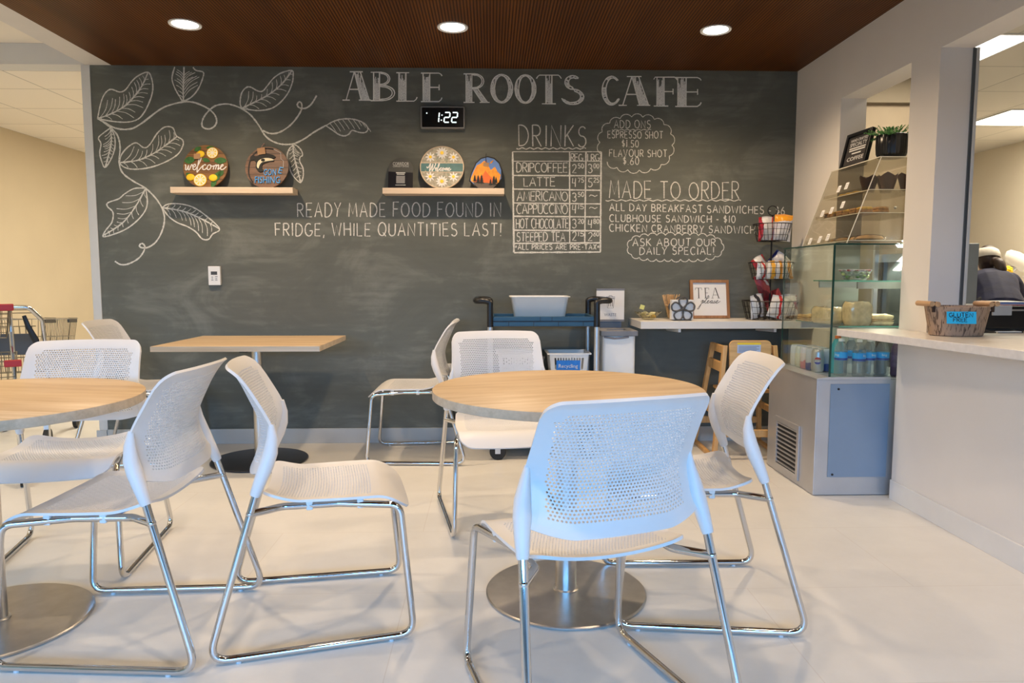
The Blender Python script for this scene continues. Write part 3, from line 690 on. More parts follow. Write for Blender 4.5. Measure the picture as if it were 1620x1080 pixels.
menu = MB()
def T_(s, x0, y0, x1, y1, h, w=1.5, gap=.30): hand_text(menu, s, x0, y0, x1, y1, h, w*PX, wp, gap)
T_('READY MADE FOOD FOUND IN', 471, 343, 792, 342.5, 22, 1.7)
T_('FRIDGE, WHILE QUANTITIES LAST!', 436, 373, 793, 373, 20, 1.8)
T_('DRINKS', 821, 231, 927, 232, 33, 1.8)
wavy(menu, 817, 927, 234.8, 1.1, 9, 1.6)
for a, b, w in (((811, 240), (813, 399), 2.6), ((951, 240), (949.7, 398.5), 2.4), ((901, 240), (901.3, 384), 2.2), ((927, 240), (925, 384), 2.2),
                ((811, 240), (951, 240), 1.3), ((812, 255), (950, 255), 1.1), ((811.5, 277.4), (950.5, 278), 2.2), ((812, 299), (950.5, 301), 2.2), ((812, 321), (950, 322.5), 2.0),
                ((812, 342), (950, 343), 2.2), ((812.5, 364), (950, 365), 2.4), ((812.5, 385), (950, 384), 2.4), ((813, 399.4), (950, 398.5), 2.6)):
    chalk_line(menu, [(a[0]+(b[0]-a[0])*i/24, a[1]+(b[1]-a[1])*i/24) for i in range(25)], w, smooth=False)
for s, x0, x1, y, h in (('DRIPCOFFEE', 817.5, 897.5, 272.5, 14.5), ('LATTE', 829, 878, 294.5, 13.5), ('AMERICANO', 818, 898, 317.5, 14.5), ('CAPPUCCINO', 817.5, 898, 338, 14.5), ('HOT CHOCOLATE', 816.5, 899, 361, 15), ('STEEPED TEA', 817.5, 894, 381.5, 14), ('*ALL PRICES ARE PRE-TAX*', 815, 947.5, 394.5, 8), ('REG.', 903, 924, 254.5, 11), ('LRG', 929.5, 948, 254.5, 11)):
    T_(s, x0, y, x1, y, h, 1.5, .16 if 'PRICES' not in s else .3)
for (a, sa, b, sb), y in zip((('2', '50', '3', '00'), ('4', '75', '5', '25'), ('3', '50', '~', ''), ('4', '15', '~', ''), ('3', '20', '4', '80'), ('2', '15', '2', '60')), (273, 295.5, 318, 337.5, 360.5, 380.5)):
    T_(a, 905.5, y, 911.5, y, 13.5, 1.5); T_(sa, 914.5, y-7, 923.5, y-7, 7, 1.3, .22)
    if b == '~': T_(b, 932, y-2, 945, y-2, 13, 1.4)
    else:
        T_(b, 930.5, y, 936.8, y, 13.5, 1.5); T_(sb, 939, y-7, 947.5, y-7, 7, 1.3, .22)
for s, x0, x1, y, h in (('ADD ONS', 971.5, 1029, 202.3, 12), ('ESPRESSO SHOT', 961.5, 1048.5, 218.3, 11), ('$1.50', 984, 1010, 232.3, 11), ('FLAVOUR SHOT', 964, 1055, 247.5, 11), ('$.60', 985.5, 1010.5, 260, 11.5)):
    T_(s, x0, y, x1, y+.6, h, 1.25)
wavy(menu, 968, 1030, 205.3, .8, 7, 1.0)
T_('MADE TO ORDER', 964, 313, 1169, 315, 27, 1.6, .26); wavy(menu, 958, 1172, 317, 1.0, 15, 1.4)
T_('ALL DAY BREAKFAST SANDWICHES - $6', 964.5, 333, 1241, 339, 11.5, 1.5); T_('CLUBHOUSE SANDWICH - $10', 964.5, 350.5, 1163, 352.5, 11, 1.5); T_('CHICKEN CRANBERRY SANDWICH', 964.5, 366, 1194, 369.5, 11.5, 1.5)
T_('ASK ABOUT OUR', 1001, 389, 1132, 389, 11.5, 1.5); T_('DAILY SPECIAL!', 1012, 402.5, 1129.5, 402.5, 11.5, 1.5)
def cloud(cx, cy, rx, ry, n, a0, a1, w, ex=.62):
    S = [np.array([cx+rx*math.copysign(abs(math.cos(a))**ex, math.cos(a)), cy-ry*math.copysign(abs(math.sin(a))**ex, math.sin(a))]) for a in [math.radians(a0+(a1-a0)*i/400) for i in range(401)]]
    D = np.cumsum([0]+[np.linalg.norm(S[i+1]-S[i]) for i in range(400)]); R = [S[int(np.searchsorted(D, D[-1]*i/n))] for i in range(n)]+[S[-1]]
    for i in range(n):
        p0, p1 = R[i], R[i+1]; bul = 0.30*np.linalg.norm(p1-p0); e = p1-p0; nv = np.array([e[1], -e[0]])/np.linalg.norm(e)
        if np.dot(nv, (p0+p1)/2-np.array([cx, cy])) < 0: nv = -nv
        pm = (p0+p1)/2 + nv*bul
        q0, q1 = p0*.8+p1*.2+(pm-(p0+p1)/2)*.72, p0*.2+p1*.8+(pm-(p0+p1)/2)*.72
        chalk_line(menu, [tuple(p0), tuple(q0), tuple(pm), tuple(q1), tuple(p1)], w, n=4)
cloud(1006, 227, 57, 42, 17, 200, -140, 1.2, .85)
cloud(1068, 391, 74, 19, 25, 180, -180, 1.3)
menu.build('chalk_menu_lettering', K['chalk'], bd, smooth=False)

# ------------------------------------------------------------------ chairs
def perforated(name, P, nu, nv, hole, t, rim, r, m, parent, extra=None):
    """shell P(u,v) built of cells, with real round holes wherever hole(u,v) is true"""
    eps = 1e-3; vs, fs, idx = [], [], {}
    def pos(u, v, side):
        p = np.array(P(u, v)); a = np.array(P(min(1, u+eps), v))-np.array(P(max(-1, u-eps), v)); b = np.array(P(u, min(1, v+eps)))-np.array(P(u, max(0, v-eps)))
        n = np.cross(a, b); n /= max(1e-12, np.linalg.norm(n))
        e = min(1-abs(u), 2*min(v, 1-v)*1.0); k = rim if e < 0.0 else t+(rim-t)*max(0, 1-e/0.10)
        return p+n*side*k/2
    def vid(u, v, side):
        key = (round(u, 5), round(v, 5), side)
        if key not in idx: idx[key] = len(vs); vs.append(tuple(pos(u, v, side)))
        return idx[key]
    W = 2*nu
    for j in range(nv):
        ks = list(range(0, W+1, 2)) if j % 2 == 0 else [0]+list(range(1, W, 2))+[W]
        v0, v1 = j/nv, (j+1)/nv; vm = (v0+v1)/2
        for a, b in zip(ks[:-1], ks[1:]):
            U = lambda k: -1+2*k/W
            bot = [(U(k), v0) for k in range(a, b+1)]; top = [(U(k), v1) for k in range(b, a-1, -1)]
            loop = bot+[(U(b), vm)]+top+[(U(a), vm)]
            uc = (U(a)+U(b))/2; full = b-a == 2
            if full and hole(uc, vm):
                ru, rv = r*2/nu, r/nv
                angs = [math.atan2((q[1]-vm)/rv, (q[0]-uc)/ru) for q in loop]
                inn = [(uc+ru*math.cos(g), vm+rv*math.sin(g)) for g in angs]; n = len(loop); ring = {}
                for sd in (1, -1):
                    o = [vid(*q, sd) for q in loop]; i = []
                    for q in inn: i.append(len(vs)); vs.append(tuple(pos(*q, sd)))
                    ring[sd] = i
                    for k in range(n):
                        f = (o[k], o[(k+1) % n], i[(k+1) % n], i[k]); fs.append(f if sd == 1 else f[::-1])
                for k in range(n): fs.append((ring[1][k], ring[1][(k+1) % n], ring[-1][(k+1) % n], ring[-1][k]))
            else:
                for sd in (1, -1):
                    o = [vid(*q, sd) for q in loop]; fs.append(tuple(o) if sd == 1 else tuple(o[::-1]))
    def wall(seq, rev):
        for p, q in zip(seq[:-1], seq[1:]):
            f = (vid(*p, 1), vid(*p, -1), vid(*q, -1), vid(*q, 1)); fs.append(f if not rev else f[::-1])
    U = lambda k: -1+2*k/W
    wall([(U(k), 0) for k in range(W+1)], False); wall([(U(k), 1) for k in range(W+1)], True)
    side = [0]; [side.extend(((j+.5)/nv, (j+1)/nv)) for j in range(nv)]
    wall([(-1, s) for s in side], True); wall([(1, s) for s in side], False)
    mb = MB(); mb.v = vs; mb.f = fs; mb.mi = [0]*len(fs)
    if extra: extra(mb)
    return mb.build(name, m, parent, ang=50)

Y_EDGE = [(.49, -.186), (.53, -.166), (.58, -.142), (.62, -.131), (.65, -.129), (.69, -.141), (.75, -.173), (.80, -.203), (.830, -.226), (.850, -.250), (.860, -.266)]
W_EDGE = [(.50, .247), (.55, .243), (.60, .236), (.65, .226), (.70, .220), (.78, .216), (.86, .215)]
BULGE = [(.50, .040), (.58, .052), (.65, .056), (.75, .046), (.86, .026)]
def back_pt(u, v):
    w0 = .224; x = abs(u)*w0; r = .040
    zt = .849-.004*u*u - (r-math.sqrt(max(0, r*r-max(0, x-(w0-r))**2)))
    zb = .518+.034*max(0, (abs(u)-.50)/.50)**1.4
    z = zb+(zt-zb)*v
    return (u*lerp_table(W_EDGE, z), lerp_table(Y_EDGE, z)-lerp_table(BULGE, z)*(1-abs(u)**2.3), z)
def seat_pt(u, v):
    au = abs(u); r = .055; w0 = .215; x = au*w0
    c = r-math.sqrt(max(0, r*r-max(0, x-(w0-r))**2))
    yb = -.176+c*0.8+.012*(1-u*u); yf = .268-c*0.75-.006*u*u
    y = yb+(yf-yb)*v
    w = lerp_table([(-.18, .200), (-.05, .214), (.08, .222), (.20, .219), (.27, .212)], y)
    z = .4440
    if y > .165: z -= .050*((y-.165)/.10)**2
    if y < -.06: z += .026*((-.06-y)/.11)**1.5*(0.25+0.9*au*au)
    z += .004*au**2.2*(1-max(0, (y-.16)/.11)) - .009*(1-au**2)*max(0, 1-abs(y-.02)/.16)
    return (u*w, y, z)
def sleeves(mb):
    for s in (-1, 1):
        P = [(s*.2165, -.1365, .685), (s*.2225, -.1345, .645), (s*.230, -.140, .605), (s*.235, -.152, .568), (s*.241, -.168, .528), (s*.2455, -.1835, .488), (s*.2462, -.1860, .482)]
        mb.tube(P, 1.0, 16, flat=[(.0060, .008), (.0130, .0165), (.0200, .0215), (.0225, .0215), (.0190, .0185), (.0155, .0155), (.0130, .0130)])
def make_chair(label):
    t = thing('stacking_chair', label, 'chair', group='white perforated sled-base chairs')
    hb = lambda u, v: abs(u) < .74+.12*v and .10 < v < .905 and not (abs(u) > .74 and v > .86)
    perforated('backrest', back_pt, 50, 40, hb, .0040, .0085, .335, K['shell'], t, sleeves)
    hs = lambda u, v: abs(u) < .80 and .07 < v < .74
    perforated('seat', seat_pt, 48, 50, hs, .0045, .0080, .28, K['shell'], t)
    R = .011
    for s in (-1, 1):
        rb = (s*.279, -.322, .0145); sl = (s*.245, -.183, .486)
        d = Vector(sl)-Vector(rb); top = Vector(rb)+d*1.13
        j = Vector(rb)+d*.883
        path = fillet([top, rb, (s*.247, .270, .0145), (s*.232, .233, .421), (s*.196, .05, .428), (s*.186, -.115, .427), tuple(j)], [.045, .045, .038, .05, .045], 7)
        f = MB().tube(path, R, 12); f.ball(tuple(j), .0125, 10, 6)
        fr = f.build('side_frame', K['chrome'], t)
        for y in (-.24, .20):
            k = (y+.322)/.592; x = s*(.279+(.247-.279)*k)
            MB().cyl((x, y, 0.0002), (x, y, .0075), .008, .009, 10).build('floor_glide', K['glide'], fr)
        for y in (.115, -.035):
            x = s*(.207 if y > 0 else .1915)
            MB().box((x-.010, y-.010, .4135), (x+.010, y+.010, .4425)).build('seat_clip', K['white'], t, smooth=False, bevel=.004)
    for y, x in ((.10, .203), (-.06, .188)):
        MB().tube([(-x, y, .427), (-x*.6, y, .429), (x*.6, y, .429), (x, y, .427)], .0085, 10).build('cross_bar', K['chrome'], t)
    return t
ch0 = make_chair('white perforated chair seen from behind in the right foreground, daylight blue on its back')
ch0.location = (0.246, -2.980, 0); ch0.rotation_euler = (0, 0, math.radians(18.3))
for x, y, a, lab in (
    (-0.556, -2.464, -77.9, 'white chair facing right, its back touching another chair back'),
    (-1.140, -2.567, 88.7, 'white chair pulled up to the left round table, seen from behind'),
    (0.680, -2.387, 86.2, 'white perforated chair at the right of the middle round table, beside the refrigerated case'),
    (0.053, -1.538, 187.3, 'white perforated chair facing the viewer behind the middle round table, before the cart'),
    (-0.472, -0.343, 89.9, 'white perforated chair standing sideways against the blackboard wall below the wall outlet'),
    (-1.644, -1.996, 190.6, 'white perforated chair facing the viewer behind the left round table'),
    (-2.150, -0.340, -86.0, 'white perforated chair at the left end of the square table, near the blackboard edge')):
    dup(ch0, (x, y, 0), math.radians(a), lab)

# ------------------------------------------------------------------ tables
def pedestal(t, h, rb, base_m, rp=.0375):
    MB().lathe([(.0005, .0), (rb-.006, .0), (rb, .004), (rb, .009), (rb-.004, .0125), (rb-.02, .0138), (.05, .0150), (.0005, .0150)], 72, cap=False).build('base_plate', base_m, t, ang=25)
    p = MB().lathe([(rp, .0148), (rp, h-.006)], 36).build('column', K['steel_pole'], t, ang=30)
    MB().lathe([(rp+.008, .0149), (rp+.008, .019), (rp+.001, .0215)], 36).build('collar', K['steel_pole'], p, ang=30)
    s = MB()
    for a in (0, PI/2): s.beam((-.24*math.cos(a), -.24*math.sin(a), h-.012), (.24*math.cos(a), .24*math.sin(a), h-.012), .04, .012+(.002 if a else 0))
    s.build('top_bracket', K['black_matte'], t, smooth=False)
def round_table(x, y, lab, rz=0.0):
    t = thing('round_table', lab, 'table', (x, y, 0), rz, 'round oak cafe tables')
    R, h, th = .465, .735, .030
    MB().lathe([(.0005, h), (R-.0015, h), (R, h-.0015)], 96, cap=False).build('tabletop', K['oak'], t, ang=50)
    MB().lathe([(R, h-.0015), (R, h-th+.0015), (R-.0015, h-th), (.0005, h-th)], 96, cap=False).build('tabletop_edge', K['oak_edge'], t, ang=50)
    pedestal(t, h-th, .2827, K['steel'])
round_table(.2641, -2.3437, 'round oak-topped table in the middle with four white chairs around it', .3)
round_table(-1.605, -2.52, 'round oak-topped table cut by the left edge of the photo', -.2)
t = thing('square_table', 'square oak-topped pedestal table standing close to the blackboard', 'table', (-1.408, -.462, 0))
MB().box((-.46, -.36, .705), (.46, .36, .7345)).build('tabletop', K['oak'], t, smooth=False, bevel=.002)
e = MB()
e.box((-.4615, -.3615, .7045), (.4615, -.3602, .733)); e.box((-.4615, .3602, .7045), (.4615, .3615, .733)); e.box((-.4615, -.3602, .7045), (-.4602, .3602, .733)); e.box((.4602, -.3602, .7045), (.4615, .3602, .733))
e.build('edge_band', K['oak_edge'], t, smooth=False)
pedestal(t, .705, .285, K['dark_disc'], .030)

# ------------------------------------------------------------------ things on the blackboard wall
def disc(mb, x, z, r, y0, y1, n=40, sx=1.0):
    return mb.prism([(x+r*sx*math.cos(2*PI*i/n), z+r*math.sin(2*PI*i/n)) for i in range(n)][::-1], y0, y1, 1)
def face_line(mb, pts, w, y, smooth=True, n=6):
    P = spline(pts, n) if smooth and len(pts) > 2 else pts
    mb.ribbon([(p[0], y, p[1]) for p in P], w)
def blob(mb, pts, y0, y1, n=5):
    P = spline(pts, n, True); a = sum(P[i][0]*P[(i+1) % len(P)][1]-P[(i+1) % len(P)][0]*P[i][1] for i in range(len(P)))
    if a > 0: P = P[::-1]
    return mb.prism([(p[0], p[1]) for p in P], y0, y1, 1)
def at_face(x, y, z): return Matrix.Translation((x, y, z)) @ FACE
# digital clock
t = thing('wall_clock', 'black digital clock reading 1:22 on the blackboard under the heading', 'clock', (-.308, -.001, 2.141))
def rrect(w, h, r, n=6):
    P = []
    for cx, cz, a in ((w-r, h-r, 0), (-w+r, h-r, 90), (-w+r, -h+r, 180), (w-r, -h+r, 270)):
        for i in range(n+1): P.append((cx+r*math.cos(math.radians(a+90*i/n)), cz+r*math.sin(math.radians(a+90*i/n))))
    return P[::-1]
c = MB().prism(rrect(.143, .071, .012), -.040, 0, 1).build('casing', mat('grey_clock_casing', (0.17, 0.17, 0.17), 0.4, var=0.05), t, bevel=.003)
MB().prism(rrect(.1335, .0615, .005), -.0412, -.0402, 1).build('display', mat('glossy_black_display', (0.004, 0.005, 0.005), 0.12), c, smooth=False)
sg = MB()
def seg(x0, z0, x1, z1, w=.0068):
    d = Vector((x1-x0, 0, z1-z0)).normalized()*w*.35
    sg.ribbon([(x0+d.x, -.0418, z0+d.z), (x1-d.x, -.0418, z1-d.z)], w)
def digit(x, which, w=.034, h=.062):
    s = .10
    pt = {'tl': (x+s*h/2, h/2), 'tr': (x+w+s*h/2, h/2), 'ml': (x, 0), 'mr': (x+w, 0), 'bl': (x-s*h/2, -h/2), 'br': (x+w-s*h/2, -h/2)}
    for a, b in which: p, q = pt[a], pt[b]; seg(p[0], p[1], q[0], q[1])
TWO = (('tl', 'tr'), ('tr', 'mr'), ('mr', 'ml'), ('ml', 'bl'), ('bl', 'br'))
digit(-.058, (('tr', 'mr'), ('mr', 'br'))); digit(.011, TWO); digit(.060, TWO)
for x, z in ((-.004, .014), (-.0085, -.018), (-.102, .026)): disc(sg, x, z, .0038, -.0420, -.0416, 14)
sg.build('lit_digits', K['led'], c, smooth=False)

def wall_shelf(x0, x1, label):
    t = thing('floating_shelf', label, 'shelf', ((x0+x1)/2, 0, 1.6445), 0, 'pale floating shelves')
    h = (x1-x0)/2
    MB().box((-h, -.125, 0), (h, -.0008, .0375)).build('board', K['shelf_wood'], t, smooth=False, bevel=.0015)
wall_shelf(-2.028, -1.258, 'pale wooden floating shelf at the left carrying the lemon and fishing signs')
wall_shelf(-.690, .088, 'pale wooden floating shelf under the clock carrying three small signs')
SZ = 1.6824
sign_planks = wood('stained_sign_planks', (0.115, 0.048, 0.014), (0.30, 0.145, 0.045), 0, 2.2, 0.5); dark_planks = wood('dark_sign_planks', (0.080, 0.034, 0.018), (0.19, 0.085, 0.045), 0, 2.2, 0.5)
leaf_green = mat('painted_leaf_green', (0.03, 0.13, 0.025), 0.6, var=0.3, vscale=60); lemon_y = mat('lemon_yellow', (0.88, 0.58, 0.01), 0.5, var=0.1); cream = mat('cream_paint', (0.80, 0.72, 0.50), 0.6, var=0.05)
tag_card = mat('kraft_price_tag', (0.42, 0.24, 0.12), 0.7, var=0.1); string_m = mat('red_white_string', (0.55, 0.25, 0.2), 0.7, var=0.5, vscale=300)
def lean_sign(name, label, x, h, cat='sign'):
    # a flat sign standing on the shelf and leaning back on the wall
    a = math.asin(min(.9, .056/h)); t = thing(name, label, cat, (x, -.074, SZ+.0006), 0, 'signs on the floating shelves', rot=(-a, 0, 0)); return t
def round_board(t, r, m, edge, planks=0):
    b = MB(); disc(b, 0, r, r, 0, .010, 64)
    b.k = 1
    if planks:
        for i in range(1, planks):
            z = 2*r*i/planks; hw = math.sqrt(max(0, r*r-(z-r)**2))*.99
            b.box((-hw, -.0003, z-.0012), (hw, 0.0004, z+.0012))
    return b.build('board', [m, edge], t, ang=30)
def leaf_shape(mb, x, z, L, w, ang, y0, y1):
    c, s = math.cos(ang), math.sin(ang); P = [(0, 0), (.3, .42), (.65, .42), (1, 0), (.65, -.42), (.3, -.42)]
    blob(mb, [(x+(p*L)*c-(q*w)*s, z+(p*L)*s+(q*w)*c) for p, q in P], y0, y1, 4)
def lemon_slice(t, x, z, r):
    b = MB(); disc(b, x, z, r, -.006, -.0005, 36); b.k = 1; disc(b, x, z, r*.90, -.0066, -.0058, 36); b.k = 0
    for i in range(8):
        a = 2*PI*(i+.5)/8; b.k = 2
        c = [(x+r*.16*math.cos(a), z+r*.16*math.sin(a))]+[(x+r*.78*math.cos(a+d), z+r*.78*math.sin(a+d)) for d in (-.30, 0, .30)]
        b.prism(c[::-1], -.0072, -.0062, 1)
    b.build('lemon_slice', [lemon_y, K['paper'], mat('lemon_flesh', (0.85, 0.66, 0.12), 0.5, var=0.1)], t, ang=30)
def price_tag(t, x, z, w, h, tilt, y=-.010):
    c, s = math.cos(tilt), math.sin(tilt); R = lambda p, q: (x+p*c-q*s, z+p*s+q*c)
    g = MB().prism([R(-w, -h), R(-w, h), R(w, h), R(w, -h)], y-.0012, y, 1).build('price_tag', tag_card, t, smooth=False)
    MB().tube([(x, y-.002, z+h*.7), (x+.004, y-.001, z+h*1.6), (x+.012, .004, z+h*2.6), (x+.01, .012, z+h*2.4)], .0013, 6).build('string', string_m, g)
def script(mb, strokes, x, z, s, w, y, slant=.22):
    for st in strokes: face_line(mb, [(x+(p+q*slant)*s, z+q*s) for p, q in st], w, y)
WELCOME = [[(0,.5),(.10,.42),(.14,.05),(.26,.02),(.36,.45),(.38,.08),(.50,.02),(.62,.48),(.72,.46),(.78,.30),(.95,.30),(1.02,.46),(.90,.55),(.80,.36),(.86,.06),(1.05,.05),(1.28,.55),(1.42,1.15),(1.34,1.32),(1.24,1.05),(1.22,.10),(1.26,-.22),(1.34,-.10),(1.52,.18),(1.72,.46)],
           [(1.98,.44),(1.86,.52),(1.72,.34),(1.76,.06),(1.96,.06),(2.16,.30)], [(2.34,.50),(2.18,.44),(2.14,.14),(2.30,.02),(2.46,.22),(2.40,.46),(2.34,.50),(2.58,.36),(2.74,.44)], [(2.74,.46),(2.72,.04)], [(2.73,.30),(2.90,.50),(2.96,.40),(2.93,.04)], [(2.95,.30),(3.10,.50),(3.18,.40),(3.16,.06),(3.34,.22),(3.58,.44),(3.50,.54),(3.38,.36),(3.44,.06),(3.66,.08),(3.90,.34)]]
# lemon welcome sign
t = lean_sign('round_sign', 'round wooden sign with lemons reading welcome, left on the left shelf', -1.832, .284)
round_board(t, .142, sign_planks, K['ink'], 5)
b = MB()
for x, z, L, w, a in ((-.135, .175, .07, .05, .2), (-.02, .19, .05, .03, -.3), (.055, .178, .08, .045, .05), (-.12, .095, .05, .03, -.6), (.05, .035, .09, .045, 1.0), (.045, .005, .055, .035, 1.1), (-.075, .245, .05, .03, .5), (0, .265, .05, .02, .1), (.085, .075, .05, .03, .9)): leaf_shape(b, x, z, L, w, a, -.003, -.0003)
b.build('painted_leaves', leaf_green, t, ang=30)
lemon_slice(t, .042, .230, .036); lemon_slice(t, -.028, .050, .041)
for x, z in ((-.090, .068), (.053, .065), (-.034, .222)):
    MB().ball((x, -.004, z), .024, 16, 10, (1.12, .28, .95)).build('lemon', lemon_y, t)
b = MB(); script(b, WELCOME, -.135, .118, .068, .0062, -.0012, .12); b.build('lettering', K['paper'], t, smooth=False)
price_tag(t, -.052, .205, .020, .018, .05)
# gone fishing sign
t = lean_sign('round_sign', 'round dark plank sign with a fish reading gone fishing', -1.441, .276)
round_board(t, .138, dark_planks, K['ink'], 6)
b = MB(); face_line(b, [(-.085, .035), (-.112, .09), (-.112, .16), (-.085, .225), (-.02, .262), (.04, .258)], .008, -.003); b.build('fishing_rod', K['ink'], t, smooth=False)
b = MB(); face_line(b, [(.04, .258), (.085, .235), (.088, .195), (.105, .18), (.105, .135)], .0018, -.0012, False); b.build('fishing_line', K['paper'], t, smooth=False)
b = MB(); blob(b, [(.055, .205), (.03, .222), (-.02, .225), (-.065, .21), (-.092, .215), (-.108, .20), (-.100, .182), (-.085, .185), (-.070, .168), (-.068, .13), (-.045, .105), (-.02, .112), (-.03, .135), (-.025, .158), (.01, .172), (.045, .178), (.03, .19)], -.006, -.0004)
f = b.build('fish', K['ink'], t, ang=30)
b = MB(); blob(b, [(.045, .184), (.02, .196), (-.025, .195), (-.055, .175), (-.062, .145), (-.052, .128), (-.045, .150), (-.028, .170), (.01, .178)], -.0075, -.0062); b.build('belly', cream, f, ang=30)
b = MB(); disc(b, -.024, .183, .010, -.0085, -.0076, 16, 1.3); b.build('eye_spot', K['ink'], f, ang=30)
blue = mat('bright_blue_letter', (0.01, 0.30, 0.75), 0.45, var=0.05)
b = MB(); fit_text(b, 'GON', at_face(.022, -.003, .104), .080, .042, .003); fit_text(b, 'E', at_face(.090, -.003, .117) @ Matrix.Rotation(-.25, 4, 'Z'), .022, .044, .003); fit_text(b, 'FISHING', at_face(.008, -.003, .053), .160, .044, .003); b.build('lettering', blue, t, ang=30)
price_tag(t, -.036, .242, .025, .022, .15)
# dark card holder
t = lean_sign('card', 'dark arched card with small white print, left on the shelf under the clock', -.582, .213)
b = MB(); P = [(.080, 0), (.080, .135)]+[(.080*math.cos(a), .135+.075*math.sin(a)) for a in [PI*i/14 for i in range(1, 14)]]+[(-.080, .135), (-.080, 0)]
b.prism(P[::-1], 0, .004, 1); b.k = 1; b.prism([(.0797, .0005), (.0797, .110), (-.0797, .116), (-.0797, .0005)][::-1], -.0006, -.0001, 1)
b.build('card_face', [mat_bands('hatched_charcoal_print', [(0.0, (0.035, 0.037, 0.036)), (0.5, (0.06, 0.063, 0.06))], 0, 0, 0.5, (0, .8, 0), 1.0, False), mat('navy_black_print', (0.006, 0.007, 0.013), 0.3)], t, ang=30)
wp_ = mat('off_white_print', (0.55, 0.56, 0.55), 0.6); b = MB(); fit_text(b, 'CORRIDOR', at_face(0, -.0009, .170), .104, .022, .0003); fit_text(b, 'COMMUNITY OPTIONS', at_face(0, -.0009, .152), .102, .011, .0003); b.build('heading_lettering', wp_, t, smooth=False); b = MB(); b.box((-.030, -.0011, .105), (.030, -.0007, .111)); b.box((-.025, -.0011, .095), (.025, -.0007, .101)); b.box((-.033, -.0011, .022), (.033, -.0007, .026))
b.build('lettering', wp_, t, smooth=False)
MB().prism([(.028, .036), (.028, .088), (-.028, .088), (-.028, .036)][::-1], -.0010, -.0007, 1).build('printed_patch', mat('grey_printed_patch', (0.22, 0.22, 0.23), 0.6, var=0.2, vscale=400), t, smooth=False)
# daisy welcome sign
t = lean_sign('round_sign', 'round floral sign with white daisies reading Welcome on a teal band', -.315, .286)
r = .143
b = MB(); disc(b, 0, r, r, 0, .010, 64); b.k = 1
o = [(math.cos(2*PI*i/64), math.sin(2*PI*i/64)) for i in range(65)]
b.tube([(p*(r-.003), -.001, r+q*(r-.003)) for p, q in o[:-1]], .0028, 6, True)
for z in (.112, .172):
    hw = math.sqrt(r*r-(z-r)**2)-.003; b.box((-hw, -.0025, z-.002), (hw, -.0002, z+.002))
b.build('board', [mat('sage_floral_ground', (0.40, 0.37, 0.29), 0.6, var=0.35, vscale=45), K['shelf_wood']], t, ang=30)
hw = .135
MB().box((-hw, -.0016, .1145), (hw, -.0002, .1695)).build('teal_band', mat('teal_band_paint', (0.075, 0.19, 0.20), 0.6, var=0.15, vscale=30), t, smooth=False)
b = MB(); script(b, [[(-.35,.62),(-.28,.40),(-.10,.52),(.05,1.0),(.12,.92),(.10,.10),(.18,.02),(.42,.92),(.46,.85),(.44,.10),(.54,.02),(.80,.80),(.84,1.02),(.74,1.05)]]+[[(.80+(p-.62)*.72, q*.82) for p, q in st if p >= .62] for st in WELCOME], -.085, .120, .045, .0060, -.0022, .15)
b.build('lettering', K['paper'], t, smooth=False)
for i, (x, z, rr) in enumerate(((0, .238, .040), (-.075, .210, .034), (.075, .210, .034), (-.075, .079, .034), (.075, .079, .034), (0, .048, .040))):
    b = MB()
    for k in range(8 if i % 5 else 12): leaf_shape(b, x, z, rr, rr*.34, 2*PI*k/(8 if i % 5 else 12), -.0055, -.0012+0)
    fl = b.build('daisy', K['paper'], t, ang=30)
    b = MB(); disc(b, x, z, rr*.28, -.0085, -.0052, 20); b.build('yellow_centre', lemon_y, fl, ang=30)
b = MB()
for k in range(22):
    a = random.uniform(0, 2*PI); q = random.uniform(.05, .125); z = r+q*math.sin(a)
    if abs(z-.142) < .034: continue
    leaf_shape(b, q*math.cos(a), z, .026, .012, random.uniform(0, 6.28), -.0018, -.0002)
b.build('carved_leaves', mat('grey_green_leaf', (0.27, 0.30, 0.24), 0.6, var=0.2, vscale=60), t, ang=30)
# mountain sign, rolled a little to the left
t = thing('arched_sign', 'tilted arched sign with orange mountains and dark pines', 'sign', (-.028, -.072, SZ+.0010), 0, 'signs on the floating shelves', rot=(-.25, 0, 0))
def tilt(p, a=.30, px=-.06): c, s = math.cos(a), math.sin(a); x, z = p[0]-px, p[1]; return (px+x*c+z*s, z*c-x*s)
def arch(h, w, r0): return [(w, 0), (w, h)]+[(w*math.cos(PI*i/16), h+r0*math.sin(PI*i/16)) for i in range(1, 16)]+[(-w, h), (-w, 0)]
base = [(.045, 0), (.104, .07), (.105, .13), (.088, .18), (.055, .213), (.010, .225), (-.035, .212), (-.068, .18), (-.100, .105), (-.112, .055), (-.075, .018), (-.048, 0)]
b = MB(); b.prism([(p[0], p[1]) for p in base][::-1], 0, .009, 1); b.build('board', K['black_matte'], t, ang=30)
inner = [(p[0]*.93, .004+p[1]*.945) for p in base]
b = MB(); b.prism(inner[::-1], -.0015, -.0002, 1); b.build('blue_sky', mat('painted_sky_blue', (0.10, 0.22, 0.55), 0.6, var=0.1), t, smooth=False)
org = mat('painted_orange', (0.86, 0.30, 0.01), 0.6, var=0.25, vscale=40); org2 = mat('deep_orange', (0.72, 0.13, 0.01), 0.6, var=0.15)
b = MB(); b.prism([(.082, .045), (.094, .095), (.072, .120), (.058, .150), (.030, .128), (.005, .175), (-.012, .192), (-.035, .172), (-.060, .160), (-.078, .125), (-.100, .070), (-.098, .052), (-.05, .02), (.05, .02)][::-1], -.0032, -.0016, 1); m_ = b.build('mountains', org, t, ang=30)
b = MB(); b.prism([(.04, .02), (.055, .06), (.02, .09), (-.005, .125), (-.02, .095), (-.05, .075), (-.08, .045), (-.04, .02)][::-1], -.0046, -.0033, 1); b.build('mountain_shade', org2, m_, ang=30)
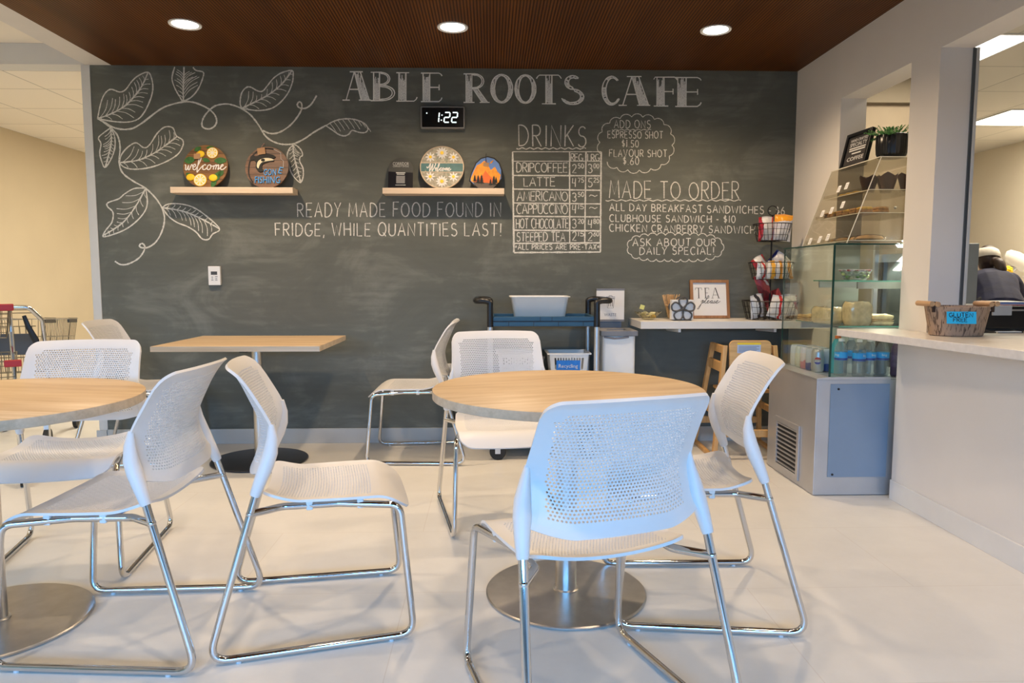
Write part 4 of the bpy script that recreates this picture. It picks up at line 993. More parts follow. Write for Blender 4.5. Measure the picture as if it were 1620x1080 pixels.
b = MB(); b.prism([(.044, .004), (.075, .035), (-.085, .045), (-.072, .022), (-.046, .004)][::-1], -.0048, -.0034, 1); b.build('grey_hill', mat('grey_brown_paint', (0.09, 0.07, 0.06), 0.6), t, ang=30)
for x, z, s in ((-.074, .045, .045), (-.052, .032, .055), (-.030, .028, .062), (.028, .018, .045), (.050, .020, .062), (.064, .034, .042)):
    b = MB()
    for k in range(4): q = z+s*(.12+.22*k); w = s*.30*(1-.2*k); b.prism([(x-w, q), (x, q+s*.34), (x+w, q)], -.0064, -.0050, 1)
    b.box((x-.0015, -.0064, z), (x+.0015, -.005, z+s*.2)); b.build('pine', K['ink'], t, smooth=False)
b = MB(); blob(b, [(.030, .172), (.040, .182), (.048, .196), (.036, .190), (.026, .178)], -.003, -.0016); b.build('moon', org, t, ang=30)
b = MB(); face_line(b, [(.0, .24), (-.002, .21), (.0, .178)], .004, -.0052); b.build('hanging_cord', K['ink'], t, smooth=False)
price_tag(t, 0, .165, .018, .014, -.1, -.004)
# thermostat
t = thing('thermostat', 'small white wall thermostat with a grey display below the left shelf', 'thermostat', (-1.811, -.0006, 1.122))
MB().box((-.039, -.022, -.062), (.039, 0, .062)).build('casing', K['white'], t, smooth=False, bevel=.003)
MB().box((-.021, -.0226, .006), (.020, -.0222, .028)).build('display', K['dark_grey'], t, smooth=False)
for x, z, w in ((.014, -.006, .008), (.013, -.018, .006), (.013, -.028, .007), (-.013, -.008, .005), (-.013, -.018, .004), (-.013, -.028, .007)):
    MB().box((x-w, -.0232, z-.0025), (x+w, -.0222, z+.0018)).build('button', K['grey_ink'] if (x > 0 and z > -.01) else K['bin_grey'], t, smooth=False)
# outlet
t = thing('wall_outlet', 'white wall outlet with a black plug, low on the blackboard', 'outlet', (-.292, -.0006, .478))
MB().box((-.036, -.006, -.058), (.036, 0, .058)).build('cover_plate', K['white'], t, smooth=False, bevel=.002)
for z in (.026, -.026):
    s_ = MB().prism([(p[0], p[1]+z) for p in rrect(.017, .017, .008)], -.0078, -.0062, 1).build('socket', K['paper'], t)
    MB().box((-.008, -.0083, z-.002), (-.0055, -.0079, z+.008)).box((.0055, -.0083, z-.002), (.008, -.0083+.0004, z+.008)).build('slots', K['ink'], s_, smooth=False)
MB().box((.004, -.036, -.038), (.030, -.0085, -.014)).tube([(.017, -.03, -.036), (.018, -.032, -.08), (.03, -.02, -.2), (.05, -.012, -.32)], .004, 8).build('plug', K['black'], t)

# ------------------------------------------------------------------ tea shelf and what stands on it
TZ = .840
t = thing('wall_counter_shelf', 'white laminate counter shelf bracketed to the blackboard at the right', 'shelf', (0, 0, 0))
MB().box((.932, -.375, TZ-.046), (2.0195, -.0008, TZ)).build('shelf_board', K['white_lam'], t, smooth=False, bevel=.0015)
for x in (1.19, 1.80):
    MB().prism([(-.001, TZ-.0465), (-.001, TZ-.085), (-.318, TZ-.072), (-.318, TZ-.0465)], x-.008, x+.008, 0).build('bracket', K['white'], t, smooth=False)
# tea sign
t = thing('framed_sign', 'square wood-framed sign reading TEA please, leaning on the blackboard', 'sign', (1.463, -.062, TZ+.0006), 0, rot=(-.19, 0, .02))
w, h, f = .131, .258, .018
for nm, lo, hi in (('l', (-w, 0), (-w+f, h)), ('r', (w-f, 0), (w, h)), ('b', (-w+f, 0), (w-f, f)), ('t', (-w+f, h-f), (w-f, h))):
    MB().box((lo[0], -.012, lo[1]), (hi[0], .012, hi[1])).build('frame_rail', K['frame_wood'], t, smooth=False, bevel=.0015)
MB().box((-w+f, -.002, f), (w-f, .006, h-f)).build('panel', K['paper'], t, smooth=False)
b = MB()
def serif_bar(x0, z0, x1, z1, wd): b.ribbon([(x0, -.0026, z0), (x1, -.0026, z1)], wd)
Z0, Z1 = .136, .206
def st(x0, z0, x1, z1, wd): serif_bar(x0, z0, x1, z1, wd)
st(-.074, Z0, -.074, Z1, .0055); st(-.096, Z1-.001, -.052, Z1-.001, .0022); st(-.095, Z1, -.096, Z1-.015, .0022); st(-.053, Z1, -.052, Z1-.015, .0022); st(-.082, Z0, -.066, Z0, .002)
st(-.028, Z0, -.028, Z1, .0055); st(-.036, Z1-.001, -.004, Z1-.001, .0022); st(-.036, Z0, -.004, Z0, .0022); st(-.028, .172, -.010, .172, .0022); st(-.005, Z1, -.004, Z1-.013, .0022); st(-.005, Z0, -.003, Z0+.013, .0022)
st(.018, Z0, .038, Z1+.001, .0022); st(.040, Z1, .062, Z0, .0058); st(.024, .158, .053, .158, .0022); st(.011, Z0, .026, Z0, .002); st(.053, Z0, .070, Z0, .002)
PLEASE = [[(0,.25),(.22,.55),(.10,-.75),(-.06,-.95),(-.10,-.80),(.18,-.05),(.30,.45),(.42,.52),(.44,.25),(.28,.05)], [(.44,.10),(.75,.75),(.86,1.25),(.76,1.35),(.66,1.0),(.64,.15),(.78,.02),(1.0,.25)], [(1.0,.25),(1.16,.45),(1.05,.55),(.94,.30),(1.04,.03),(1.25,.15),(1.45,.45)], [(1.70,.50),(1.52,.50),(1.44,.20),(1.56,.03),(1.72,.40),(1.68,.10),(1.82,.06),(2.0,.45),(2.10,.25),(2.02,.03),(1.90,.06)], [(2.10,.10),(2.35,.25),(2.48,.45),(2.36,.55),(2.26,.30),(2.36,.03),(2.58,.12),(2.85,.40)]]
for stq in PLEASE: b.ribbon([(p[0], -.0027, p[1]) for p in spline([(-.066+(p+q*.35)*.046, .100+q*.040) for p, q in stq], 6)], .0028)
b.build('lettering', K['ink'], t, smooth=False)
# stir sticks in their holder
t = thing('stir_stick_holder', 'glass of thin wooden stir sticks on the white shelf', 'holder', (1.185, -.11, TZ+.0005))
MB().lathe([(.026, 0), (.032, .003), (.038, .088), (.036, .088), (.030, .006), (.001, .004)], 28, cap=False).build('glass', K['acrylic'], t)
MB().lathe([(.0375, .0885), (.0390, .0885), (.0395, .094), (.0375, .094)], 28, cap=False).build('kraft_band', K['stick_wood'], t)
for i in range(46):
    a, q = random.uniform(0, 6.28), math.sqrt(random.random()); bx, by = .016*q*math.cos(a), .016*q*math.sin(a); tx, ty = .062*q*math.cos(a), .05*q*math.sin(a)
    MB().beam((bx, by, .008), (tx, ty, .158+random.uniform(-.006, .006)), .0055, .0018, (math.cos(i), math.sin(i), 0)).build('stir_stick', K['stick_wood'], t, smooth=False)
# flower napkin holder
t = thing('napkin_holder', 'grey wire flower napkin holder full of white napkins', 'napkin holder', (1.213, -.285, TZ+.0006))
fl = MB()
MB().box((-.070, -.012, .006), (.068, .040, .131)).build('napkins', K['paper'], t, smooth=False, bevel=.003)
grey = mat('grey_metal_flower', (0.085, 0.085, 0.085), 0.5, 0.3, var=0.1)
for yy in (-.019, .047):
    b = MB()
    for k in range(5):
        a = PI/2+2*PI*k/5; c_, s_ = math.cos(a), math.sin(a)
        L = [(0, 0), (.035, .023), (.062, .025), (.076, 0), (.062, -.025), (.035, -.023)]
        P = spline([(p*c_-q*s_, p*s_+q*c_) for p, q in L], 6, True)
        b.tube([(p[0], yy, .072+p[1]) for p in P], .0052, 8, True)
    b.ball((0, yy, .072), .010, 10, 6); b.build('wire_flower', grey, t)
MB().box((-.055, -.0185, 0), (.055, .0465, .0055)).build('base_bar', grey, t, smooth=False)
# cut glass bowl
t = thing('glass_bowl', 'small scalloped clear glass bowl of wrapped tea bags at the shelf end', 'bowl', (1.017, -.19, TZ+.0005))
b = MB(); n = 48; prof = [(.030, 0), (.045, .010), (.066, .032), (.088, .050), (.086, .050), (.063, .034), (.042, .0125), (.001, .010)]
v, f_ = [], []
for j, (r, z) in enumerate(prof):
    for i in range(n):
        a = 2*PI*i/n; k = 1+.05*math.cos(12*a)*(z/.05); v.append((r*k*math.cos(a), r*k*math.sin(a)*.8, z+(.004*math.cos(12*a) if z > .045 else 0)))
for j in range(len(prof)-1):
    for i in range(n): f_.append((j*n+i, j*n+(i+1) % n, (j+1)*n+(i+1) % n, (j+1)*n+i))
f_.append(tuple(range(n-1, -1, -1))); b.add(v, f_)
b.build('bowl', clear('yellowish_cut_glass', (0.90, 0.88, 0.76), 4.0, 0.15), t)
for i in range(7):
    a = i*2.4; c = (.030*math.cos(a), .022*math.sin(a), .022+.004*i)
    T = Matrix.Translation(c) @ Matrix.Rotation(a, 4, 'Z') @ Matrix.Rotation(.5, 4, 'X')
    MB().box((-.018, -.014, -.002), (.018, .014, .002), T).build('tea_bag', mat('pale_tea_wrapper', (0.62, 0.60, 0.36), 0.5, var=0.2) if i else lemon_y, t, smooth=False)
MB().box((-.076, -.004, .052), (-.048, .002, .080), Matrix.Rotation(.3, 4, 'Y')).build('yellow_wrapper', mat('yellow_green_wrapper', (0.72, 0.70, 0.22), 0.5), t, smooth=False)

# tiered basket stand with snack bags
SX, SY = 1.803, -.205
t = thing('basket_stand', 'three-tier black wire basket stand on the white shelf', 'basket stand', (SX, SY, TZ))
MB().cyl((0, 0, .004), (0, 0, .668), .0055, n=10).build('post', K['wire'], t)
MB().tube([(.030*math.cos(a), 0, .698+.030*math.sin(a)) for a in [2*PI*i/24 for i in range(24)]], .0035, 8, True).build('ring_handle', K['wire'], t)
def wire_basket(z0, z1, r0, r1, nv, nr):
    b = MB()
    for i in range(nr+1):
        k = i/nr; r = r0+(r1-r0)*k; b.tube([(r*math.cos(2*PI*j/40), r*math.sin(2*PI*j/40), z0+(z1-z0)*k) for j in range(40)], .0032 if i in (0, nr) else .0016, 6, True)
    for j in range(nv):
        a = 2*PI*j/nv; b.tube([(r0*math.cos(a), r0*math.sin(a), z0), (r1*math.cos(a), r1*math.sin(a), z1)], .0016, 5)
    for j in range(4):
        a = PI*j/4; b.tube([(r0*math.cos(a), r0*math.sin(a), z0), (-r0*math.cos(a), -r0*math.sin(a), z0)], .0016, 5)
    return b.build('wire_basket', K['wire'], t)
TIERS = [(.006, .122, .142, .172), (.262, .368, .110, .138), (.506, .612, .090, .118)]
for z0, z1, r0, r1 in TIERS: wire_basket(z0, z1, r0, r1, 26, 3)
BAGM = {
 'red': mat_bands('red_white_snack_print', [(0, (.42, .02, .03)), (.34, (.68, .67, .66)), (.55, (.62, .60, .60)), (.72, (.48, .02, .03))], 0, .25, .3, (0, 0, .2), 6.0),
 'orange': mat_bands('orange_white_snack_print', [(0, (.72, .71, .72)), (.50, (.60, .60, .66)), (.72, (.85, .36, .02)), (.93, (.80, .33, .02))], 2, .2, .3, (0, .15, 0), 5.5),
 'blue': mat_bands('blue_white_snack_print', [(0, (.02, .03, .16)), (.30, (.66, .66, .70)), (.62, (.70, .68, .68)), (.80, (.35, .02, .05))], 0, .3, .3, (0, 0, .3), 6.0),
 'white': mat_bands('white_red_snack_print', [(0, (.70, .69, .68)), (.36, (.70, .70, .69)), (.44, (.55, .03, .03)), (.52, (.72, .71, .70))], 0, .2, .3, (0, .2, 0), 6.0),
 'stripe': mat_bands('amber_striped_snack_print', [(0, (.70, .69, .68)), (.30, (.80, .40, .04)), (.44, (.70, .69, .68)), (.62, (.75, .33, .03)), (.74, (.72, .70, .68))], 0, .15, .3, (0, .1, 0), 6.0),
 'dark': mat_bands('black_white_snack_print', [(0, (.66, .66, .67)), (.42, (.02, .02, .03)), (.55, (.64, .64, .66)), (.80, (.05, .02, .03))], 0, .2, .3, (0, .2, 0), 6.0),
 'maroon': mat_bands('maroon_snack_print', [(0, (.16, .01, .02)), (.40, (.34, .04, .05)), (.66, (.55, .50, .48)), (.74, (.22, .015, .03))], 0, .35, .3, (0, .6, 0), 6.0),
}
def snack_bag(kind, label, x, z, y, w, h, d, rz, tiltx, rolly, group='snack bags in the tiered baskets'):
    t2 = thing('snack_bag', label, 'snack bag', (SX+x, SY+y, TZ+z), 0, group, rot=(tiltx, rolly, rz))
    w *= 1.16; d *= 1.1; n, m = 16, 18; vs, fs = [], []
    for sd in (-1, 1):
        for j in range(m+1):
            for i in range(n+1):
                u, v = -1+2*i/n, j/m; tt = (1-abs(u)**3.0)*math.sin(PI*min(max((v-.07)/.86, 0), 1))**.55 if .07 < v < .93 else 0
                wr = .0034*math.sin(9*u+7*v+x*40)*math.sin(11*v+3*u)
                vs.append((u*w/2*(1-.04*math.sin(PI*v)), sd*(d/2*tt+wr*(tt > 0))+.0005*sd, v*h+.003*math.cos(3*u)))
    N = (n+1)*(m+1)
    for sd in (0, 1):
        for j in range(m):
            for i in range(n):
                q = (sd*N+j*(n+1)+i, sd*N+j*(n+1)+i+1, sd*N+(j+1)*(n+1)+i+1, sd*N+(j+1)*(n+1)+i); fs.append(q if sd == 0 else q[::-1])
    rim = [j*(n+1) for j in range(m+1)], [j*(n+1)+n for j in range(m+1)], list(range(n+1)), [m*(n+1)+i for i in range(n+1)]
    for k, L in enumerate(rim):
        for a, b2 in zip(L[:-1], L[1:]): f = (a, b2, N+b2, N+a); fs.append(f if k in (1, 3) else f[::-1])
    b = MB(); b.v, b.f, b.mi = vs, fs, [0]*len(fs)
    # the pouch is lifted so that its origin is the middle of the bag
    b.v = [(p[0], p[1], p[2]-h/2) for p in b.v]
    b.build('pouch', BAGM[kind], t2)
    for z_, nm in ((h/2-.008, 'top_seal'), (-h/2+.002, 'bottom_seal')):
        MB().box((-w*.47, -.0016, z_-.004), (w*.47, .0016, z_+.006)).build(nm, BAGM[kind], t2, smooth=False)
for a in (
 ('red', 'red and white snack bag in the top basket, left', -.052, .582, -.030, .090, .150, .050, .2, .05, -.04),
 ('orange', 'orange-topped white snack bag in the top basket, right', .056, .588, -.028, .096, .165, .050, -.2, .06, .08),
 ('blue', 'blue snack bag in the top basket, at the back behind the post', .010, .570, .045, .085, .125, .045, .1, -.1, 0),
 ('white', 'white and red snack bag in the middle basket, leftmost', -.072, .318, -.045, .085, .110, .045, .5, .05, 0),
 ('stripe', 'amber-striped snack bag in the front centre of the middle basket', .000, .322, -.080, .095, .112, .045, 0, .1, .03),
 ('stripe', 'amber-striped snack bag in the middle basket, right', .075, .320, -.045, .085, .112, .045, -.5, .05, -.03),
 ('red', 'red snack bag leaning at the back left of the middle basket', -.050, .352, .040, .085, .120, .040, .3, -.2, -.5),
 ('blue', 'blue and white snack bag sticking out of the middle basket, back right', .058, .378, .030, .095, .110, .045, -.3, -.1, .7),
 ('dark', 'black and white snack bag in the bottom basket, left', -.098, .092, -.045, .105, .150, .050, .5, .05, -.15),
 ('maroon', 'dark red snack bag standing tilted out of the bottom basket', -.046, .212, -.005, .080, .185, .035, .2, .1, -.42),
 ('white', 'white and red snack bag in the bottom basket, front', .025, .085, -.098, .110, .140, .050, -.05, .1, .25),
 ('blue', 'blue and red snack bag in the bottom basket, right', .105, .095, -.035, .100, .140, .050, -.6, .05, -.1),
 ('maroon', 'dark red snack bag lying at the back of the bottom basket', .045, .130, .055, .100, .120, .045, -.2, -.2, 1.2)):
    snack_bag(*a)

# ------------------------------------------------------------------ waste bin and its sign
t = thing('waste_bin', 'white waste bin with a grey frame lid beside the cart', 'bin', (.800, -.235, 0))
MB().prism([(p[0], p[1]) for p in rrect(.103, .125, .02)][::-1], 0.001, .748, 2).build('body', K['white'], t, bevel=.003)
lid = MB()
lid.box((-.116, -.137, .7485), (.116, -.060, .782)); lid.box((-.116, .060, .7485), (.116, .137, .782)); lid.box((-.116, -.060, .7485), (-.060, .060, .782)); lid.box((.060, -.060, .7485), (.116, .060, .782))
lid.build('lid', K['bin_grey'], t, smooth=False, bevel=.004)
MB().box((-.060, -.060, .70), (.060, .060, .7484)).build('opening', K['black_matte'], t, smooth=False)
b = MB(); b.tube([(-.095, -.1275, .742), (-.03, -.1295, .734), (.02, -.1295, .737), (.06, -.1275, .743)], .006, 8); b.build('bag_edge', K['bag'], t)
t = thing('waste_sign', 'white sign with a bin symbol reading WASTE, upright behind the waste bin', 'sign', (.787, -.088, 0))
MB().box((-.092, -.004, .836), (.092, .004, 1.028)).build('card', K['paper'], t, smooth=False)
MB().box((-.093, -.006, 1.0285), (.093, .006, 1.040)).build('top_rail', K['bin_grey'], t, smooth=False)
MB().box((-.093, -.006, .822), (.093, .006, .8355)).build('bottom_rail', K['bin_grey'], t, smooth=False)
MB().box((-.075, -.003, .0005), (.075, .003, .8215)).build('post_panel', mat('slate_sign_post', (0.10, 0.12, 0.15), 0.4, 0.2), t, smooth=False)
b = MB(); sy = -.0046
def sl(P, w=.003): b.ribbon([(p[0], sy, p[1]) for p in P], w)
sl([(-.023, .972), (-.018, .912), (.020, .912), (.025, .972), (-.023, .972)]); sl([(-.028, .976), (-.028, .985), (.030, .985), (.030, .976), (-.028, .976)]); sl([(-.010, .986), (-.008, .993), (.010, .993), (.012, .986)])
for x in (-.011, .001, .013): sl([(x, .922), (x, .964)], .0045)
fit_text(b, 'WASTE', at_face(0, sy+.0004, .868), .080, .019, .0003); b.build('symbol_and_lettering', K['grey_ink'], t, smooth=False)

# ------------------------------------------------------------------ utility cart
t = thing('utility_cart', 'dark blue utility cart with silver posts and black handles at the blackboard', 'cart', (.318, -.295, 0))
X, Y = .318, .195
for z, nm in ((.818, 0), (.42, 1), (.125, 2)):
    b = MB(); b.box((-X, -Y, z), (X, Y, z+.030))
    for lo, hi in (((-X, -Y), (X, -Y+.02)), ((-X, Y-.02), (X, Y)), ((-X, -Y+.02), (-X+.02, Y-.02)), ((X-.02, -Y+.02), (X, Y-.02))): b.box((*lo, z+.030), (*hi, z+.060))
    s_ = b.build('shelf', K['cart_blue'], t, smooth=False, bevel=.004)
    g = MB()
    for x in ((-.21, -.06, .09, .24) if nm != 1 else (-.15, .02, .2)): g.box((x-.0015, -Y-.0012, z+.003), (x+.0015, -Y+.001, z+.028))
    for x in (-.02, .05): g.box((x-.0015, -Y-.0012, z+.034), (x+.0015, -Y+.001, z+.058))
    g.box((-X+.005, -Y-.001, z+.030), (X-.005, -Y+.001, z+.0325)); g.build('moulded_grooves', K['black_matte'], s_, smooth=False)
for sx in (-1, 1):
    for sy_ in (-1, 1):
        x, y = sx*(X+.004), sy_*(Y+.002)
        MB().cyl((x, y, .10), (x, y, .815), .0165, n=18).build('post', K['alu'], t)
        MB().cyl((x, y, .8155), (x, y, .955), .019, .018, 16).build('corner_socket', K['black'], t)
        w_ = MB(); wx, wy = x-sx*.045+(.0), y+.012
        for q in (0,): w_.lathe([(.018, -.014), (.046, -.014), (.050, -.010), (.050, .010), (.046, .014), (.018, .014)], 28, Matrix.Translation((wx, wy, .0505)) @ Matrix.Rotation(PI/2, 4, 'X'))
        c_ = MB(); c_.box((wx-.016, wy-.020, .040), (wx+.016, wy-.0165, .112)).box((wx-.016, wy+.0165, .040), (wx+.016, wy+.020, .112)).box((wx-.02, wy-.022, .108), (wx+.02, wy+.022, .1245)).cyl((wx, wy-.021, .0505), (wx, wy+.021, .0505), .006, n=10)
        cc = c_.build('caster_fork', K['alu'], t); w_.build('wheel', K['rubber'], cc)
    P = [(sx*(X+.004), -Y-.002, .945), (sx*(X+.004), -Y-.002, .962), (sx*(X+.035), -Y+.005, .972), (sx*(X+.085), -Y+.03, .972), (sx*(X+.092), 0, .972), (sx*(X+.085), Y-.03, .972), (sx*(X+.035), Y-.005, .972), (sx*(X+.004), Y+.002, .962), (sx*(X+.004), Y+.002, .945)]
    MB().tube(spline(P, 4), .0175, 12).build('handle', K['black'], t)
def tub(name, label, x, y, z, wx, wy, h, tp=.86, slots=False):
    t = thing(name, label, 'bin' if not slots else 'basket', (x, y, z)); b = MB()
    def ring(k, zz, o=0.0): return [(p[0]*k+0, p[1]*k) for p in rrect(wx/2-o, wy/2-o, .03)][::-1], zz
    prof = [(tp-.03, 0.0), (tp, .006), (.985, h-.008), (1.0, h-.006), (1.045, h-.004), (1.045, h), (.985, h), (.965, h-.008), (tp-.025, .010), (tp-.06, .006)]
    L = [ring(k, zz) for k, zz in prof]; n = len(L[0][0]); v = [(p[0], p[1], zz) for P, zz in L for p in P]; f = []
    for j in range(len(L)-1):
        for i in range(n): f.append((j*n+i, j*n+(i+1) % n, (j+1)*n+(i+1) % n, (j+1)*n+i))
    f.append(tuple(range(n-1, -1, -1))); f.append(tuple((len(L)-1)*n+i for i in range(n)))
    b.add(v, f); b.build('tub', K['white'], t, ang=50); return t
tub('dish_tub', 'white plastic tub standing on top of the blue utility cart', .302, -.30, .8485, .356, .26, .148)
def lattice_basket(label, x, y, z, wx, wy, h):
    t = thing('basket', label, 'basket', (x, y, z), 0, 'white slotted baskets on the cart')
    b = MB(); n = 11; kx = lambda zz: .84+.16*zz/h
    def side(p0, p1, inward):
        p0, p1 = np.array(p0), np.array(p1); q = np.array(inward)*.004
        def pt(s, zz, k=0): c = p0+(p1-p0)*s; c = c*kx(zz); return (c[0]+q[0]*k, c[1]+q[1]*k, zz)
        def slab(s0, s1, z0, z1):
            v = [pt(s0, z0), pt(s1, z0), pt(s1, z1), pt(s0, z1), pt(s0, z0, 1), pt(s1, z0, 1), pt(s1, z1, 1), pt(s0, z1, 1)]
            b.add(v, [(0, 1, 2, 3), (7, 6, 5, 4), (0, 4, 5, 1), (1, 5, 6, 2), (2, 6, 7, 3), (3, 7, 4, 0)])
        slab(0, 1, 0, h*.14); slab(0, 1, h*.40, h*.52); slab(0, 1, h*.86, h)
        for z0, z1 in ((h*.14, h*.40), (h*.52, h*.86)):
            slab(0, .12, z0, z1); slab(.88, 1, z0, z1)
            for i in range(1, n): c = .12+.76*i/n; slab(c-.016, c+.016, z0, z1)
    a, c = wx/2, wy/2
    side((-a, -c), (a, -c), (0, 1)); side((a, -c), (a, c), (-1, 0)); side((a, c), (-a, c), (0, -1)); side((-a, c), (-a, -c), (1, 0))
    b.box((-a*.84, -c*.84, 0), (a*.84, c*.84, .004))
    for lo, hi in (((-a-.012, -c-.012), (a+.012, -c)), ((-a-.012, c), (a+.012, c+.012)), ((-a-.012, -c), (-a, c)), ((a, -c), (a+.012, c))): b.box((*lo, h-.006), (*hi, h+.002))
    b.build('slotted_body', K['white'], t, smooth=False); return t
t = lattice_basket('white slotted basket with a blue Recycling label on the cart shelf', .478, -.345, .4506, .245, .22, .20)
L = MB().box((-.078, -.0955, .090), (.068, -.0932, .166), Matrix.Rotation(.088, 4, 'X'))
lb = L.build('label', K['recycle_blue'], t, smooth=False)
b = MB(); fit_text(b, 'Recycling', Matrix.Rotation(.088, 4, 'X') @ at_face(-.005, -.0961, .128), .118, .030, .0004); b.build('lettering', K['paper'], lb, smooth=False)
lattice_basket('white slotted basket left of the Recycling basket on the cart shelf', .160, -.335, .4506, .235, .22, .20)
t = thing('bin_liner', 'grey plastic liner hanging between the two white baskets on the cart', 'liner', (.314, -.36, .4506))
b = MB(); n = 12; vs = []
for j in range(9):
    for i in range(n):
        a = 2*PI*i/n; k = 1+.22*math.sin(3*a+j); r = .017+.009*math.sin(j*.8+1)
        vs.append((r*k*math.cos(a)*.7, r*k*math.sin(a)*1.6-.03, .022*j))
b.add(vs, [(j*n+i, j*n+(i+1) % n, (j+1)*n+(i+1) % n, (j+1)*n+i) for j in range(8) for i in range(n)]+[tuple(range(n-1, -1, -1)), tuple(8*n+i for i in range(n))])
b.build('liner', K['bag'], t)

# ------------------------------------------------------------------ wooden high chair below the shelf
t = thing('high_chair', 'natural wood high chair under the white shelf, its back toward the room', 'high chair', (1.585, -.30, 0), -.04)
W = K['hc_wood']
def rail(p0, p1, w, h, name='rail', up_=(0, 0, 1)): return MB().beam(p0, p1, w, h, up_).build(name, W, t, smooth=False, bevel=.003)
for s in (-1, 1):
    rail((s*.215, -.245, .02), (s*.150, -.185, .700), .026, .040, 'rear_leg', (0, 1, 0)); rail((s*.215, .235, .02), (s*.150, .085, .690), .026, .040, 'front_leg', (0, 1, 0))
    rail((s*.215, -.262, .012), (s*.215, .25, .012), .028, .022, 'floor_runner'); rail((s*.152, -.20, .672), (s*.152, .10, .672), .024, .046, 'arm_rail'); rail((s*.163, -.20, .565), (s*.163, .115, .565), .022, .060, 'side_rail'); rail((s*.190, -.215, .28), (s*.190, .175, .28), .022, .04, 'lower_rail')
rail((-.205, -.228, .165), (.205, -.228, .165), .022, .045, 'cross_rail'); rail((-.205, .205, .165), (.205, .205, .165), .022, .045, 'cross_rail')
P = [(-.122, .52), (.122, .52), (.128, .60), (.128, .700)]+[(.128-.032+.032*math.cos(a), .700+.032*math.sin(a)) for a in [PI/2*i/6 for i in range(1, 7)]]+[(-.128+.032-.032*math.sin(a), .700+.032*math.cos(a)) for a in [PI/2*i/6 for i in range(7)]]
bk = MB().prism(P[::-1], -.205, -.188, 1).build('back_panel', wood('back_panel_wood', (0.52, 0.29, 0.10), (0.72, 0.45, 0.19), 0, 1.2, 0.5), t, bevel=.004)
lb = MB().box((-.080, -.2062, .655), (.062, -.2053, .718)).build('warning_label', K['label_blue'], bk, smooth=False)
MB().box((-.080, -.2068, .706), (.062, -.2063, .718)).build('yellow_strip', K['yellow'], lb, smooth=False)
b = MB()
for k in range(5): b.box((-.072, -.2068, .662+k*.0082), (.052-.015*(k % 2), -.2063, .6645+k*.0082))
b.build('small_print', K['grey_ink'], lb, smooth=False)
MB().box((-.150, -.175, .405), (.150, .06, .421)).build('seat', W, t, smooth=False, bevel=.003)

# ------------------------------------------------------------------ refrigerated display case in the wall opening
BX0, BX1, BY0, BY1 = 1.646, 2.30, -1.255, -.640
GX, GT = 1.708, 1.283
t = thing('display_case', 'glass refrigerated display case on a grey steel base beside the counter', 'display case', (0, 0, 0))
MB().box((BX0, BY0, .004), (BX1, BY1, .600)).build('base_cabinet', K['galv'], t, smooth=False, bevel=.002)
b = MB().box((1.716, BY0-.0045, .098), (2.0185, BY0-.0004, .578)).build('front_panel', K['case_panel'], t, smooth=False, bevel=.001)
for x, z in ((1.755, .552), (1.740, .112)):
    MB().cyl((x, BY0-.0075, z), (x, BY0-.0045, z), .006, n=14).build('screw', K['black'], b)
v = MB(); y0, y1, z0, z1 = -1.085, -.765, .028, .325
for lo, hi in (((y0, z0), (y0+.028, z1)), ((y1-.028, z0), (y1, z1)), ((y0+.028, z0), (y1-.028, z0+.03)), ((y0+.028, z1-.03), (y1-.028, z1))): v.box((BX0-.010, lo[0], lo[1]), (BX0-.0005, hi[0], hi[1]))
g = v.build('vent_frame', K['galv'], t, smooth=False, bevel=.001)
MB().box((BX0-.0025, y0+.028, z0+.03), (BX0-.0008, y1-.028, z1-.03)).build('vent_backing', K['black_matte'], g, smooth=False)
for i in range(10):
    z = z0+.040+i*.0245
    MB().beam((BX0-.0065, y0+.028, z), (BX0-.0065, y1-.028, z), .009, .0035, (-.5, 0, .85)).build('louvre', K['galv'], g, smooth=False)
b = MB(); b.prism([(BX0-.004, .6005), (GX+.012, .6005), (GX+.012, .613), (GX-.006, .613), (BX0-.004, .606)][::-1], BY0-.006, BY1, 1); b.box((GX+.0122, BY0-.006, .6005), (2.0185, BY0+.015, .613)); b.box((GX+.0122, BY0+.0152, .6005), (2.29, BY1, .606))
b.build('top_ledge', K['alu'], t, smooth=False)
for nm, lo, hi in (('l', (GX, BY0+.010, .6132), (GX+.006, BY1-.010, GT-.008)), ('n', (GX+.001, BY0+.002, .6132), (2.285, BY0+.008, GT-.008)), ('f', (GX+.001, BY1-.008, .6132), (2.285, BY1-.002, GT-.008)), ('t', (GX-.004, BY0-.002, GT-.0078), (2.285, BY1, GT))):
    MB().box(lo, hi).build('glass_pane', K['glass'], t, smooth=False)
b = MB(); b.box((GX-.001, BY0+.0015, .6132), (GX+.0065, BY0+.0098, GT-.008)); b.box((GX-.0055, BY0-.0032, GT-.0076), (2.29, BY0-.0021, GT-.0002)); b.box((GX-.0055, BY0-.0021, GT-.0076), (GX-.0042, BY1, GT-.0002)); b.box((GX, BY1-.0095, .6132), (GX+.0055, BY1-.0015, GT-.008))
b.build('dark_glass_edges', K['glass_edge'], t, smooth=False)
for x, y in ((2.235, -.672), (2.255, -1.235)):
    MB().box((x-.012, y-.010, .607), (x+.012, y+.010, GT-.009)).build('shelf_standard', K['alu'], t, smooth=False)
MB().box((2.262, -1.20, .607), (2.275, -.66, 1.20)).build('rear_door', mat('dark_reflective_door', (0.012, 0.016, 0.016), 0.12), t, smooth=False)
MB().box((2.258, -1.20, 1.2005), (2.282, -.66, 1.245)).build('rear_door_track', K['alu'], t, smooth=False)
